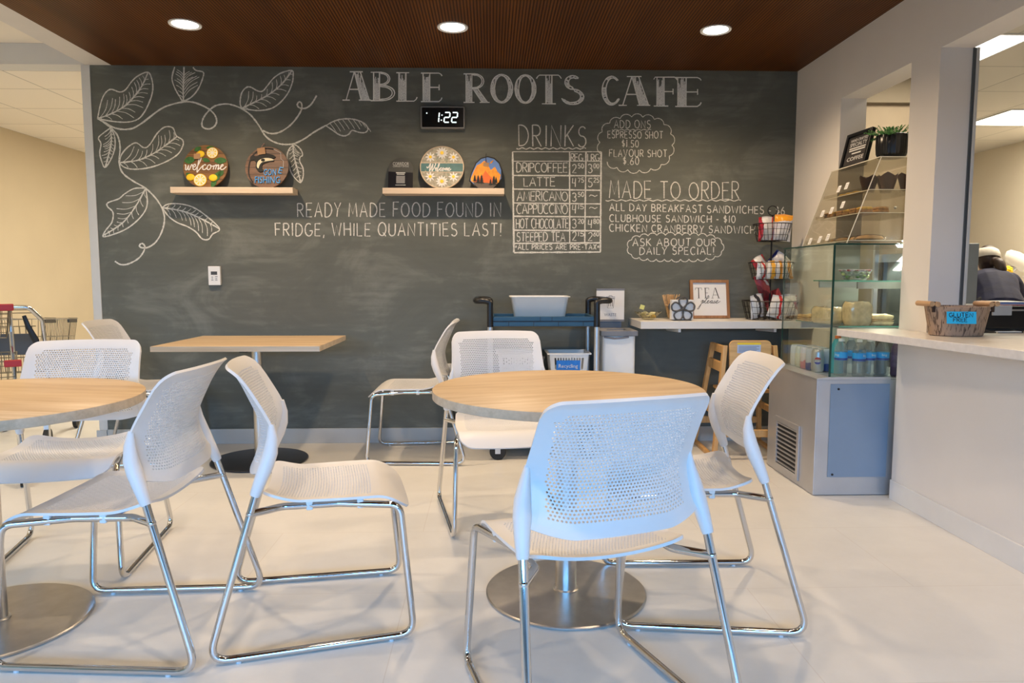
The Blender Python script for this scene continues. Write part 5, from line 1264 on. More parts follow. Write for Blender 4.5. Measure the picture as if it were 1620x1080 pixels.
for x0, z in ((1.86, 1.092), (1.765, .862)):
    s_ = MB().box((x0, -1.215, z), (2.222, -.700, z+.006)).build('glass_shelf', K['glass'], t, smooth=False)
    MB().box((x0, -1.2165, z), (2.222, -1.2152, z+.006)).box((x0, -.6998, z), (2.222, -.6985, z+.006)).build('green_shelf_edge', K['green_edge'], s_, smooth=False)
    MB().box((x0+.02, -.735, z-.036), (2.222, -.722, z-.0005)).box((x0+.02, -1.165, z-.036), (2.235, -1.152, z-.0005)).build('shelf_bracket', K['steel'], s_, smooth=False)
l = bpy.data.lights.new('case_lamp', 'AREA'); l.shape = 'RECTANGLE'; l.size = .45; l.size_y = .04; l.energy = 9; l.color = (1, .93, .82)
o = bpy.data.objects.new('case_lamp', l); C.objects.link(o); o.parent = t; o.location = (2.21, -.95, 1.262); o.rotation_euler = (0, .5, PI/2)
# food on the shelves
t = thing('salad_bowl', 'clear bowl of green salad on the upper glass shelf', 'salad', (1.975, -.95, 1.0985))
MB().lathe([(.045, 0), (.055, .004), (.082, .055), (.084, .055), (.086, .058), (.080, .058), (.053, .008), (.001, .006)], 32, cap=False).build('clear_bowl', K['pet'], t)
lg, lr, lw = mat('lettuce_green', (0.10, 0.24, 0.03), 0.5, var=0.5, vscale=80), mat('red_topping', (0.38, 0.06, 0.05), 0.5, var=0.3), mat('pale_lettuce', (0.45, 0.52, 0.22), 0.5, var=0.3, vscale=60)
b = MB()
for i in range(46):
    a, q = random.uniform(0, 6.28), math.sqrt(random.random()); z = random.uniform(.010, .048); r = (.045+.6*z)*q
    b.k = i % 2; b.ball((r*math.cos(a), r*math.sin(a), z), random.uniform(.010, .016), 7, 5, (1, 1, .6))
s_ = b.build('lettuce', [lg, lw], t); s_['kind'] = 'stuff'
b = MB()
for i in range(34): a = i*2.4; r = .078*math.sqrt((i+.5)/34); b.ball((r*math.cos(a), r*math.sin(a), .053), .010, 7, 5, (1, 1, .55))
s_ = b.build('chopped_topping', lr, t); s_['kind'] = 'stuff'
film = clear('clear_food_film', (0.93, 0.93, 0.93), 2.0, 0.15); crust = mat('baked_crust', (0.52, 0.33, 0.14), 0.6, var=0.3, vscale=30); crumb = mat('pale_bread', (0.86, 0.63, 0.34), 0.7, var=0.2, vscale=40)
def loaf(name, label, x, y, w, d, h, m, rz, cat='sandwich', z=.8685, filling=True):
    t = thing(name, label, cat, (x, y, z), rz, 'wrapped food on the lower glass shelf')
    def pillow(k, hh, z0):
        vs, fs = [], []; n, q = 20, 8
        for j in range(q+1):
            f = j/q; zz = z0+hh*f; s = (1-(2*f-1)**6*.16)
            for i in range(n):
                a = 2*PI*i/n; c, s_ = math.cos(a), math.sin(a); e = .38
                vs.append((math.copysign(abs(c)**e, c)*w/2*s*k+.002*math.sin(5*a+7*f), math.copysign(abs(s_)**e, s_)*d/2*s*k, zz+(.004*math.sin(3*a) if j == q else 0)))
        for j in range(q):
            for i in range(n): fs.append((j*n+i, j*n+(i+1) % n, (j+1)*n+(i+1) % n, (j+1)*n+i))
        fs.append(tuple(range(n-1, -1, -1))); fs.append(tuple(q*n+i for i in range(n))); return vs, fs
    if filling:
        MB().add(*pillow(.97, h*.38, 0)).build('lower_bread', m, t); MB().add(*pillow(1.0, h*.16, h*.381)).build('filling', mat('ham_and_cheese', (0.62, 0.42, 0.22), 0.6, var=0.4, vscale=60), t); MB().add(*pillow(.97, h*.45, h*.545)).build('upper_bread', m, t)
    else:
        MB().add(*pillow(.97, h, 0)).build('bread', m, t)
        MB().add(*pillow(1.03, h*1.015, 0)).build('film', film, t)
loaf('sandwich', 'brown sandwich lying at the back left of the lower glass shelf', 1.80, -.80, .085, .16, .036, crust, .1)
loaf('wrap', 'pale wrapped sandwich half behind the loaf on the lower glass shelf', 1.818, -.975, .095, .16, .085, crumb, .4, filling=False)
loaf('wrap', 'tall film-wrapped loaf in the middle of the lower glass shelf', 1.90, -1.13, .125, .105, .118, crumb, .05, 'bread', filling=False)
loaf('sandwich', 'flat round-bread sandwich right of the tall loaf on the lower glass shelf', 2.035, -1.10, .115, .12, .052, crumb, -.1)
# cans and bottles on the case floor
FZ = .6065
def can(x, y, m, label, mark=False):
    t = thing('drink_can', label, 'can', (x, y, FZ), 0, 'cans in the display case')
    MB().lathe([(.024, 0), (.029, .003), (.0325, .012), (.0325, .106), (.029, .116), (.0265, .120)], 28).build('body', m, t)
    MB().lathe([(.0268, .1203), (.0270, .1225), (.0252, .1225), (.0248, .1208), (.001, .1208)], 28, cap=False).build('rim', K['alu'], t)
    if mark:
        def cyl_pt(u, z, r): a = -PI/2-.42+u/r; return (r*math.cos(a), r*math.sin(a), z)
        def patch(f, m, r, nm, par):
            b = MB(); n = 14; vs = []
            for i in range(n+1):
                u = -.019+.038*i/n; lo, hi = f(u); vs += [cyl_pt(u, lo, r), cyl_pt(u, hi, r)]
            b.add(vs, [(2*i, 2*i+2, 2*i+3, 2*i+1) for i in range(n)]); return b.build(nm, m, par)
        R_ = .019; q = lambda u: math.sqrt(max(0, R_*R_-u*u)); c = .062
        e = patch(lambda u: (c-q(u), c+q(u)), K['paper'], .0328, 'round_emblem', t)
        patch(lambda u: (min(c+q(u), c+.0065), c+q(u)), mat('emblem_red', (0.55, 0.02, 0.03), 0.4), .0330, 'red_arc', e)
        patch(lambda u: (c-q(u), max(c-q(u), c-.0065)), mat('emblem_blue', (0.01, 0.05, 0.35), 0.4), .0330, 'blue_arc', e)
        vv, ff = text_mesh('PEPSI', 1.0); a = np.array(vv); lo, hi = a.min(0), a.max(0)
        b = MB(); b.add([cyl_pt(((p[0]-lo[0])/(hi[0]-lo[0])-.5)*.036, c-.0045+(p[1]-lo[1])/(hi[1]-lo[1])*.009, .0333) for p in vv], ff); b.build('lettering', K['ink'], e, smooth=False)
silver = mat('silver_can', (0.55, 0.56, 0.58), 0.3, 0.6, var=0.1)
bl = mat_bands('blue_silver_can', [(0, (.02, .07, .30)), (.58, (.02, .07, .30)), (.75, (.45, .50, .58))], 2, .1, .3, scale=6.0)
yl = mat_bands('yellow_white_can', [(0, (.60, .60, .48)), (.5, (.62, .58, .12)), (.8, (.62, .62, .58))], 0, .15, .3, scale=12.0); pk = mat_bands('pink_white_can', [(0, (.66, .62, .62)), (.4, (.58, .22, .28)), (.75, (.66, .60, .60))], 2, .4, .3, scale=6.0)
wh = mat_bands('white_grey_can', [(0, (.62, .62, .60)), (.5, (.40, .42, .40)), (.7, (.64, .64, .62))], 0, .2, .3, scale=12.0)
for k, (m, c) in enumerate(((silver, 'silver can with a red, white and blue emblem, nearest of the can row'), (bl, 'blue can second in the row along the left glass'), (pk, 'pink and white can in the middle of the row along the left glass'), (yl, 'yellow and white can fourth in the row along the left glass'), (wh, 'white can farthest back along the left glass'))):
    can(1.763, -1.000+.068*k, m, c, k == 0)
for k, m in enumerate((bl, silver, pk, wh)):
    can(1.832, -.985+.069*k, m, ('blue can', 'silver can', 'pink can', 'white can')[k]+' in the second can row, '+('nearest', 'second', 'third', 'farthest')[k]+' from the bottles')
def bottle(x, y, rz, label, kind='water', sc=1.0):
    t = thing('drink_bottle', label, 'bottle', (x, y, FZ), rz, 'bottles in the display case')
    prof = [(.018, 0), (.029, .002), (.0315, .010)]+[(.0315-.0012*(k % 2), .016+.008*k) for k in range(8)]+[(.0318, .082), (.0318, .125), (.031, .130), (.028, .148), (.020, .168), (.0125, .178), (.0125, .190)]
    prof = [(r*sc, z*sc) for r, z in prof]
    if kind == 'water': body = K['pet']
    else: body = kind[0]
    bo = MB().lathe(prof, 28).build('bottle_body', body, t)
    MB().lathe([(.0142*sc, .1785*sc), (.0142*sc, .193*sc), (.001, .193*sc)], 18, cap=False).build('cap', K['white'] if kind == 'water' else kind[1], t)
    if kind == 'water':
        L = MB().lathe([(.0324, .083), (.0324, .124)], 32, cap=False).build('label', K['water_label'], t)
        vv, ff = text_mesh('big', 1.0); a = np.array(vv); lo, hi = a.min(0), a.max(0); b = MB()
        b.add([(.0327*math.cos(-PI/2+((p[0]-lo[0])/(hi[0]-lo[0])-.5)*.75), .0327*math.sin(-PI/2+((p[0]-lo[0])/(hi[0]-lo[0])-.5)*.75), .102+(p[1]-lo[1])/(hi[1]-lo[1])*.015) for p in vv], ff); b.build('lettering', K['paper'], L, smooth=False)
        MB().lathe([(.0326, .0835), (.0326, .0945)], 32, cap=False).build('dark_blue_band', K['water_band'], L)
    elif len(kind) > 2: MB().lathe([(.0326*sc, .05*sc), (.0326*sc, .11*sc)], 28, cap=False).build('label', kind[2], t)
K['water_label'] = mat('bright_blue_water_label', (0.01, 0.36, 0.78), 0.35, var=0.05); K['water_band'] = mat('navy_label_band', (0.01, 0.04, 0.26), 0.35, var=0.05)
for x, y, r, lab in ((1.812, -1.155, -1.1, 'clear water bottle with a blue label, nearest the left glass corner'), (1.884, -1.200, .55, 'clear water bottle with a blue label, second from the left glass corner'), (1.957, -1.165, .25, 'clear water bottle with a blue label, third from the left glass corner'), (2.026, -1.165, -.2, 'clear water bottle with a blue label, fourth from the left glass corner'),
                     (1.905, -1.075, .3, 'water bottle in the second row behind the blue-labelled front bottles, left'), (1.985, -1.070, .6, 'water bottle in the second row behind the front bottles, right')):
    bottle(x, y, r, lab)
teal, orange_c = mat('teal_drink', (0.02, 0.30, 0.36), 0.25, var=0.1), mat('orange_cap', (0.75, 0.16, 0.01), 0.4)
bottle(1.835, -1.070, 0, 'teal sports drink with an orange cap behind the first water bottle', (teal, orange_c), 1.04)
bottle(2.098, -1.175, 0, 'purple drink bottle at the right end of the front row', (mat('purple_drink', (0.09, 0.03, 0.11), 0.3, var=0.3, vscale=60), K['yellow'], mat('mauve_label', (0.16, 0.08, 0.19), 0.4, var=0.3, vscale=60)), 1.0)
bottle(2.060, -1.085, 0, 'dark soda bottle behind the purple drink', (mat('cola_dark', (0.03, 0.012, 0.008), 0.15), K['red']), 1.0)

# ------------------------------------------------------------------ clear pastry case standing on the display case
PZ0, PZ1, PY0, PY1 = GT+.001, 1.722, -1.172, -.648
FXB, FXT, PXB = 1.812, 1.970, 2.262
def fx(z): return FXB+(FXT-FXB)*(z-PZ0)/(PZ1-PZ0)
t = thing('pastry_case', 'clear acrylic pastry case with a sloped front on top of the display case', 'pastry case', (0, 0, 0))
for y0, y1 in ((PY0, PY0+.005), (PY1-.005, PY1)):
    MB().prism([(FXB, PZ0), (FXT, PZ1-.0055), (PXB, PZ1-.0055), (PXB, PZ0)][::-1], y0, y1, 1).build('side_panel', K['acrylic'], t, smooth=False)
MB().prism([(FXB-.006, PZ0), (FXB-.0005, PZ0), (FXT-.0005, PZ1-.0055), (FXT-.006, PZ1-.0055)][::-1], PY0+.0002, PY1-.0002, 1).build('sloped_front', K['acrylic'], t, smooth=False)
MB().box((FXT-.006, PY0, PZ1-.005), (PXB, PY1, PZ1)).build('top_panel', K['acrylic'], t, smooth=False)
e = MB(); em = mat('bright_acrylic_edge', (0.78, 0.74, 0.62), 0.15)
for y in (PY0-.001, PY1): e.beam((FXB-.003, y, PZ0+.004), (FXT-.003, y, PZ1-.004), .003, .005, (0, 1, 0))
e.box((FXT-.008, PY0, PZ1-.0045), (FXT-.0062, PY1, PZ1-.0005)); e.box((FXT-.006, PY0-.0016, PZ1-.0045), (PXB, PY0-.0002, PZ1-.0005)); e.build('polished_edges', em, t, smooth=False)
SHZ = (1.300, 1.440, 1.556)
for z in SHZ:
    x0 = fx(z)+.012; s_ = MB().box((x0, PY0+.006, z), (PXB-.01, PY1-.006, z+.004)).box((x0, PY0+.006, z+.0042), (x0+.003, PY1-.006, z+.020)).build('shelf_tray', K['acrylic'], t, smooth=False)
    MB().box((x0-.002, PY0+.0065, z-.0005), (x0-.0005, PY1-.0065, z+.003)).box((x0, PY0+.0045, z), (PXB-.012, PY0+.0058, z+.003)).build('tray_edge', em, s_, smooth=False)
for y in (-1.165, -.91): MB().box((PXB-.006, y, PZ0+.01), (PXB-.001, y+.252, PZ1-.012)).build('rear_flap', K['acrylic'], t, smooth=False)
for y in (-1.0, -.82): MB().ball((PXB-.012, y, 1.50), .008, 10, 8).build('flap_knob', K['alu'], t)
choc = mat('dark_muffin_paper', (0.045, 0.018, 0.012), 0.6, var=0.3, vscale=30); muf = mat('chocolate_muffin', (0.10, 0.035, 0.02), 0.8, var=0.4, vscale=60, bump=.5, bscale=80)
for k, (x, y) in enumerate(((2.00, -1.00), (2.045, -1.105), (2.150, -1.095), (2.100, -.985))):
    m = thing('muffin', 'dark muffin in a pointed paper cup, top tray, '+('leftmost', 'beside the slanted edge', 'rightmost', 'behind the others')[k], 'muffin', (x, y, SHZ[2]+.0045), k, 'muffins in the pastry case')
    b = MB(); n = 40; vs = []
    for j, (r, z) in enumerate(((.026, 0), (.034, .03), (.041, .055), (.046, .070))):
        for i in range(n):
            a = 2*PI*i/n; zz = z+(.020*abs(((i/n*4) % 1)*2-1) if j == 3 else 0); vs.append((r*math.cos(a), r*math.sin(a), zz))
    f = [(j*n+i, j*n+(i+1) % n, (j+1)*n+(i+1) % n, (j+1)*n+i) for j in range(3) for i in range(n)]+[tuple(range(n-1, -1, -1))]
    b.add(vs, f); b.build('paper_cup', choc, m, ang=60)
    MB().lathe([(.034, .045), (.040, .058), (.034, .072), (.018, .080), (.001, .082)], 24).build('muffin_top', muf, m)
cake = [mat('yellow_square', (0.72, 0.46, 0.10), 0.7, var=0.35, vscale=50, bump=.4, bscale=90), mat('brown_square', (0.40, 0.22, 0.09), 0.7, var=0.4, vscale=50, bump=.4, bscale=90)]
k = 0
for i in range(6):
    for j in range(2):
        x, y = 1.92+.085*j, -1.12+.072*i
        m = thing('dessert_square', ('yellow' if (i+j) % 2 == 0 else 'brown')+' dessert square on the middle tray, %s row, %s from the near end' % (('front', 'back')[j], ('first', 'second', 'third', 'fourth', 'fifth', 'sixth')[i]), 'pastry', (x, y, SHZ[1]+.0045), 0, 'dessert squares on the middle tray')
        MB().box((-.030, -.030, 0), (.030, .030, .016)).build('base', cake[1], m, smooth=False, bevel=.004)
        MB().box((-.029, -.029, .0162), (.029, .029, .030)).build('topping', cake[(i+j) % 2], m, smooth=False, bevel=.006)
for i in range(3):
    m = tag(MB().lathe([(.001, 0), (.028, .001), (.031, .008), (.026, .014), (.001, .016)], 24, cap=False).build('cookie', cake[0], None, loc=(1.975, -.80-.068*i, SHZ[2]+.0045)), 'golden cookie on the top tray, '+('farthest back', 'middle one', 'next to the muffins')[i], 'cookie', 'cookies on the top tray')
for i in range(4):
    m = thing('pastry', 'flat golden pastry in film on the bottom tray, '+('first', 'second', 'third', 'last')[i]+' from the near end', 'pastry', (1.965+.02*(i % 2), -1.10+.115*i, SHZ[0]+.0045), .12*i-.15, 'pastries on the bottom tray')
    b = MB().lathe([(.001, 0), (.045, .001), (.055, .010), (.046, .022), (.02, .028), (.001, .028)], 28, cap=False, sx=1.25, sy=.85).build('baked_body', crust, m)
    MB().lathe([(.001, -.0005), (.058, .0005), (.064, .011), (.05, .026), (.02, .032), (.001, .032)], 28, cap=False, sx=1.25, sy=.85).build('film', film, m)
sl_a = math.atan2(FXT-FXB, PZ1-PZ0)
for (y, z), lab in zip(((-.845, 1.598), (-.925, 1.605), (-.755, 1.472), (-.855, 1.480), (-.965, 1.500), (-.735, 1.318), (-.850, 1.322), (-.940, 1.330)),
        ('top row, left', 'top row, right', 'middle row, left', 'middle row, centre', 'middle row, right', 'bottom row, left', 'bottom row, centre', 'bottom row, right')):
    m = thing('price_tag', 'small white price tag on the sloped clear front, '+lab, 'price tag', (fx(z)-.0075, y, z), 0, 'price tags on the pastry case', rot=(0, sl_a, 0))
    MB().box((-.0012, -.017, -.019), (0, .017, .019)).build('card', K['paper'], m, smooth=False)
    b = MB()
    for i, w in enumerate((.011, .012, .009)): b.box((-.0017, -w, .006-.009*i), (-.0013, w, .0085-.009*i))
    b.build('print_lines', K['grey_ink'], m, smooth=False)
# potted plant
t = thing('potted_plant', 'small green fern in a ribbed black pot on top of the pastry case', 'plant', (2.068, -1.085, PZ1+.0006))
b = MB(); n = 72; vs = []; pr = [(.040, 0), (.062, .004), (.072, .025), (.075, .06), (.074, .118), (.070, .120), (.066, .105), (.001, .102)]
for r, z in pr:
    for i in range(n): a = 2*PI*i/n; k = 1+(.025*math.cos(24*a) if .003 < z < .119 and r > .068 or z == .004 else 0); vs.append((r*k*math.cos(a), r*k*math.sin(a), z))
b.add(vs, [(j*n+i, j*n+(i+1) % n, (j+1)*n+(i+1) % n, (j+1)*n+i) for j in range(len(pr)-1) for i in range(n)]+[tuple(range(n-1, -1, -1))])
b.build('pot', mat('black_glazed_pot', (0.008, 0.008, 0.009), 0.3), t, ang=60)
b = MB()
for i in range(46):
    a, q = random.uniform(0, 6.28), random.uniform(.02, 1); L = random.uniform(.07, .115); el = random.uniform(.35, 1.3)
    p = Vector((.05*q*math.cos(a), .05*q*math.sin(a), .104)); d = Vector((math.cos(a)*math.cos(el), math.sin(a)*math.cos(el), math.sin(el)))
    pts = [p+d*L*s+Vector((0, 0, -.03*s*s)) for s in (0, .35, .7, 1)]; b.tube(pts, [.0014, .0013, .001, .0006], 5)
    for s in range(2, 12):
        c = p+d*L*(s/12)+Vector((0, 0, -.03*(s/12)**2)); sd = d.cross(Vector((0, 0, 1))).normalized()*(1 if s % 2 else -1); e_ = (sd*.8+d*.5).normalized()*.026*(1-.4*s/12); u_ = Vector((0, 0, .005))
        b.add([c, c+e_*.5+u_, c+e_, c+e_*.5-u_*.6], [(0, 1, 2), (0, 2, 3)])
b.build('foliage', mat('fern_green', (0.07, 0.22, 0.045), 0.5, var=0.5, vscale=50), t, smooth=False)
# chalk-style framed sign leaning beside it, facing the room
t = thing('framed_sign', 'black-framed white-lettered coffee sign leaning behind the potted plant', 'sign', (2.022, -.775, PZ1+.0006), 0, rot=(.0, .22, .06))
w, h, f = .125, .205, .018
for lo, hi in (((-w, 0), (-w+f, h)), ((w-f, 0), (w, h)), ((-w+f, 0), (w-f, f)), ((-w+f, h-f), (w-f, h))): MB().box((-.012, lo[0], lo[1]), (.010, hi[0], hi[1])).build('frame_rail', K['black'], t, smooth=False, bevel=.002)
MB().box((0, -w+f, f), (.006, w-f, h-f)).build('panel', mat('charcoal_panel', (0.05, 0.045, 0.045), 0.5, var=0.2), t, smooth=False)
# local X of the print runs toward the viewer (-Y), up is +Z, outward is -X
SIDE = Matrix(((0, 0, -1, 0), (-1, 0, 0, 0), (0, 1, 0, 0), (0, 0, 0, 1)))
b = MB()
for z, wd in ((.1165, .080), (.104, .078), (.086, .045)): b.box((-.0011, -wd, z-.0035), (-.0005, wd, z+.0035))
for s, z, wd, hh in (('HAND-CRAFTED', .163, .165, .016), ('SPECIALTY', .138, .165, .022), ('COFFEE', .056, .16, .022)): fit_text(b, s, Matrix.Translation((-.0008, .0, z)) @ SIDE, wd, hh, .0003)
b.build('lettering', K['paper'], t, smooth=False)

# ------------------------------------------------------------------ on the service counter
CZ = .8603
t = thing('bread_basket', 'brown woven-look basket with a blue gluten free card on the counter', 'basket', (2.050, -1.700, CZ))
bm = bpy.data.materials.new('carved_bark_basket'); tr_, bs_ = nt(bm)
tc = tr_.nodes.new('ShaderNodeTexCoord'); mp = tr_.nodes.new('ShaderNodeMapping'); mp.inputs['Scale'].default_value = (52, 52, 5.5); tr_.links.new(tc.outputs['Object'], mp.inputs[0])
nz = tr_.nodes.new('ShaderNodeTexNoise'); nz.inputs['Scale'].default_value = 2.2; nz.inputs['Detail'].default_value = 3; nz.inputs['Distortion'].default_value = 1.0; tr_.links.new(mp.outputs[0], nz.inputs['Vector'])
rp = tr_.nodes.new('ShaderNodeValToRGB'); rp.color_ramp.elements[0].position = .39; rp.color_ramp.elements[0].color = (.12, .075, .05, 1); rp.color_ramp.elements[1].position = .47; rp.color_ramp.elements[1].color = (.40, .27, .18, 1)
tr_.links.new(nz.outputs['Fac'], rp.inputs[0]); tr_.links.new(rp.outputs[0], bs_.inputs['Base Color']); bs_.inputs['Roughness'].default_value = .6
b = MB().lathe([(.105, 0), (.112, .003), (.136, .128), (.130, .130), (.106, .008), (.001, .006)], 56, cap=False, sy=.72); b.k = 0
b.build('basket_body', bm, t)
dm = wood('dowel_wood', (0.42, 0.24, 0.12), (0.60, 0.38, 0.20), 1, 3.0, .5)
for s in (-1, 1):
    for k in range(2):
        x = s*(.118+.026*k) ; MB().cyl((x, -.052, .138+.002*k), (x, .055, .138+.002*k), .0115, n=16).build('handle_dowel', dm, t)
    MB().beam((s*.131, -.042, .104), (s*.131, -.042, .150), .012, .006).build('handle_strap', mat('dark_strap', (0.04, 0.02, 0.012), 0.6), t, smooth=False)
T = Matrix.Translation((-.042, -.0955, .083)) @ Matrix.Rotation(-.20, 4, 'Z') @ Matrix.Rotation(-.13, 4, 'X')
cd = MB().box((-.058, -.0010, -.026), (.058, 0, .026), T).build('blue_card', K['cyan_card'], t, smooth=False)
b = MB(); pl = lambda x, y: tuple(T @ Vector((x, -.0016, -y)))
for s, x0, x1, y in (('GLUTEN', -.048, .044, -.003), ('FREE', -.032, .022, .018)): hand_text(b, s, x0, y, x1, y, .017, .0032, pl, .22)
b.build('lettering', K['ink'], cd, smooth=False)
t = thing('cash_drawer', 'black box-shaped till with a clear card holder, right of the basket on the counter', 'cash drawer', (2.43, -1.33, CZ+.002))
MB().box((-.135, -.17, .012), (.22, .17, .118)).build('casing', K['black'], t, smooth=False, bevel=.006)
MB().box((-.125, -.165, 0), (.21, .165, .0118)).build('foot_base', K['black_matte'], t, smooth=False)
MB().box((-.118, -.174, .095), (.20, -.1705, .103)).build('steel_strip', K['alu'], t, smooth=False)
MB().box((-.085, -.186, .075), (.005, -.1745, .122)).build('clear_card_holder', mat('frosted_holder', (0.45, 0.44, 0.42), 0.3, var=0.1), t, smooth=False, bevel=.002)
MB().tube(spline([(-.128, -.10, .05), (-.160, -.13, .02), (-.12, -.20, .006), (-.04, -.215, .005), (.02, -.19, .005)], 6), .004, 8).build('cable', K['black'], t)
MB().box((-.09, -.235, 0), (.02, -.19, .004)).build('white_slip', K['paper'], t, smooth=False)
t = thing('receipt_papers', 'small stack of papers with a red and blue edge on the black cash drawer', 'papers', (2.47, -1.35, CZ+.1206))
for k in range(4): MB().box((-.055+.006*k, -.09, .0045*k), (.12-.004*k, .08, .0045*k+.004)).build('sheet', [mat('red_booklet', (0.5, .02, .03), .5), K['paper'], mat('blue_booklet', (.03, .06, .35), .5), K['paper']][k], t, smooth=False)

# ------------------------------------------------------------------ kitchen behind the opening
t = thing('steel_refrigerator', 'low grey steel refrigerator standing in the kitchen behind the opening', 'refrigerator', (3.06, .52, 0))
MB().box((-.385, -.32, .08), (.385, .32, 1.352)).build('cabinet', mat('blue_grey_steel', (0.26, 0.30, 0.34), 0.4, 0.5, var=0.05), t, smooth=False, bevel=.004)
MB().box((-.38, .322, .10), (.38, .345, 1.34)).build('door', K['steel'], t, smooth=False, bevel=.003)
for x in (-.35, .35):
    for y in (-.29, .29): MB().cyl((x, y, 0), (x, y, .0795), .02, n=12).build('foot', K['black'], t)
t = thing('work_table', 'long pale kitchen work table behind the counter', 'table', (4.60, 1.80, 0))
MB().box((-.80, -.42, .850), (.68, .50, .880)).build('top', K['white_lam'], t, smooth=False, bevel=.002)
for x in (-.76, .63):
    for y in (-.37, .45): MB().box((x-.02, y-.02, 0), (x+.02, y+.02, .8495)).build('leg', K['steel'], t, smooth=False)
MB().box((-.74, -.35, .28), (.61, .43, .30)).build('under_shelf', K['steel'], t, smooth=False)
t = thing('stand_mixer', 'white stand mixer on the kitchen work table, cut by the right photo edge', 'mixer', (4.98, 1.80, .8805), 2.7); t.scale = (1.02, 1.02, 1.02)
wm = mat('cream_white_enamel', (0.74, 0.71, 0.64), 0.3, var=0.03)
MB().prism([(p[0], p[1]) for p in rrect(.15, .10, .05)][::-1], 0, .035, 2).build('foot', wm, t, bevel=.01)
b = MB(); b.tube([(-.075, 0, .03), (-.085, 0, .12), (-.070, 0, .20), (-.05, 0, .26)], [.06, .052, .05, .056], 20, flat=[(1.1, .9)]*4); b.build('column', wm, t)
b = MB(); b.tube([(-.12, 0, .245), (-.09, 0, .30), (-.01, 0, .345), (.07, 0, .40), (.13, 0, .43), (.15, 0, .438)], [.035, .062, .072, .070, .058, .03], 20); hd = b.build('motor_head', wm, t)
MB().cyl((.06, -.0, .33), (.09, 0, .29), .03, .024, 16).build('hub', K['alu'], hd); MB().ball((-.04, -.070, .32), .011, 10, 8).build('speed_knob', K['black'], hd)
t = thing('flower_vase', 'yellow flower on a short stem in a small vase between the person and the mixer', 'flower', (4.72, 1.66, .8805)); t.scale = (1.25, 1.25, 1.25)
MB().lathe([(.03, 0), (.036, .01), (.036, .07), (.022, .11), (.020, .13)], 20).build('vase', K['pet'], t)
MB().tube([(0, 0, .02), (.004, 0, .16), (-.01, 0, .21)], .004, 6).build('stem', leaf_green, t)
b = MB()
for i in range(26): a, e = i*2.4, math.asin(-.6+1.6*i/26); b.ball((-.01+.033*math.cos(a)*math.cos(e), .033*math.sin(a)*math.cos(e), .235+.030*math.sin(e)), .017, 7, 5, (1, 1, .7))
b.build('bloom', mat('yellow_petals', (0.85, 0.55, 0.01), 0.5, var=0.15), t)
b = MB()
for a in (0, 2.2, 4.1): b.add([(0, 0, .15), (.045*math.cos(a), .045*math.sin(a), .20), (.07*math.cos(a), .07*math.sin(a), .19), (.04*math.cos(a+.4), .04*math.sin(a+.4), .17)], [(0, 1, 2, 3)])
b.build('leaves', leaf_green, t, smooth=False)
t = thing('stacked_boxes', 'pale green and white cartons on the kitchen work table', 'boxes', (4.80, 2.12, .8805))
MB().box((-.10, -.08, 0), (.10, .08, .07)).build('lower_carton', K['paper'], t, smooth=False); MB().box((-.09, -.07, .0705), (.09, .07, .13)).build('upper_carton', mat('pale_green_carton', (.45, .52, .40), .6), t, smooth=False)

# person bending over the work table, seen from behind
t = thing('person', 'person in a navy top and pale cap bending over the kitchen table, back turned', 'person', (4.13, .93, 0), -.30)
def tube_body(name, chains, m, parent):
    """one continuous surface: overlapping tapered tubes fused by a voxel remesh"""
    b = MB()
    for pts, r, fl in chains:
        P = spline(pts, 5); q = len(P); n0 = len(r)
        R = [float(np.interp(i/(q-1)*(n0-1), range(n0), r)) for i in range(q)]
        FX = [float(np.interp(i/(q-1), np.linspace(0, 1, len(fl)), fl)) for i in range(q)]
        b.tube(P, R, 16, flat=[(a, 1.0) for a in FX]); b.ball(P[0], R[0]*.98, 12, 8); b.ball(P[-1], R[-1]*.98, 12, 8)
    o = b.build(name, m, parent, ang=180)
    md = o.modifiers.new('fuse', 'REMESH'); md.mode = 'VOXEL'; md.voxel_size = .0065; md.use_smooth_shade = True
    s = o.modifiers.new('smooth', 'SMOOTH'); s.factor = .5; s.iterations = 6
    return o
skin = mat('skin', (0.50, 0.29, 0.19), 0.5, var=0.06, vscale=20); navy = mat('navy_cloth', (0.012, 0.015, 0.045), 0.8, var=0.25, vscale=14, bump=.4, bscale=25)
cap_m = mat('pale_beige_cap', (0.66, 0.62, 0.54), 0.8, var=0.08, vscale=30, bump=.3, bscale=60); hair = mat('dark_brown_hair', (0.030, 0.014, 0.008), 0.5, var=0.4, vscale=40); trouser = mat('charcoal_trousers', (0.02, 0.02, 0.024), 0.8, var=0.2)
one = [1, 1, 1, 1]
hands = []
for s in (-1, 1):
    c = np.array((s*.14, .53, .920)); V = lambda *q: tuple(c+np.array(q))
    hands.append(([V(0, -.01, .01), V(0, .035, -.006), V(0, .07, -.012)], [.026, .022, .021], [1.1, 1.5, 1.6]))
    for dx, L in ((-.028, .055), (-.010, .066), (.010, .062), (.027, .048)): hands.append(([V(dx, .072, -.012), V(dx*1.2, .072+L*.5, -.014), V(dx*1.25, .072+L*.85, -.026)], [.0090, .0085, .0075], [1, 1]))
    hands.append(([V(-s*.026, .020, -.008), V(-s*.050, .045, -.014), V(-s*.056, .072, -.020)], [.011, .010, .008], [1, 1]))
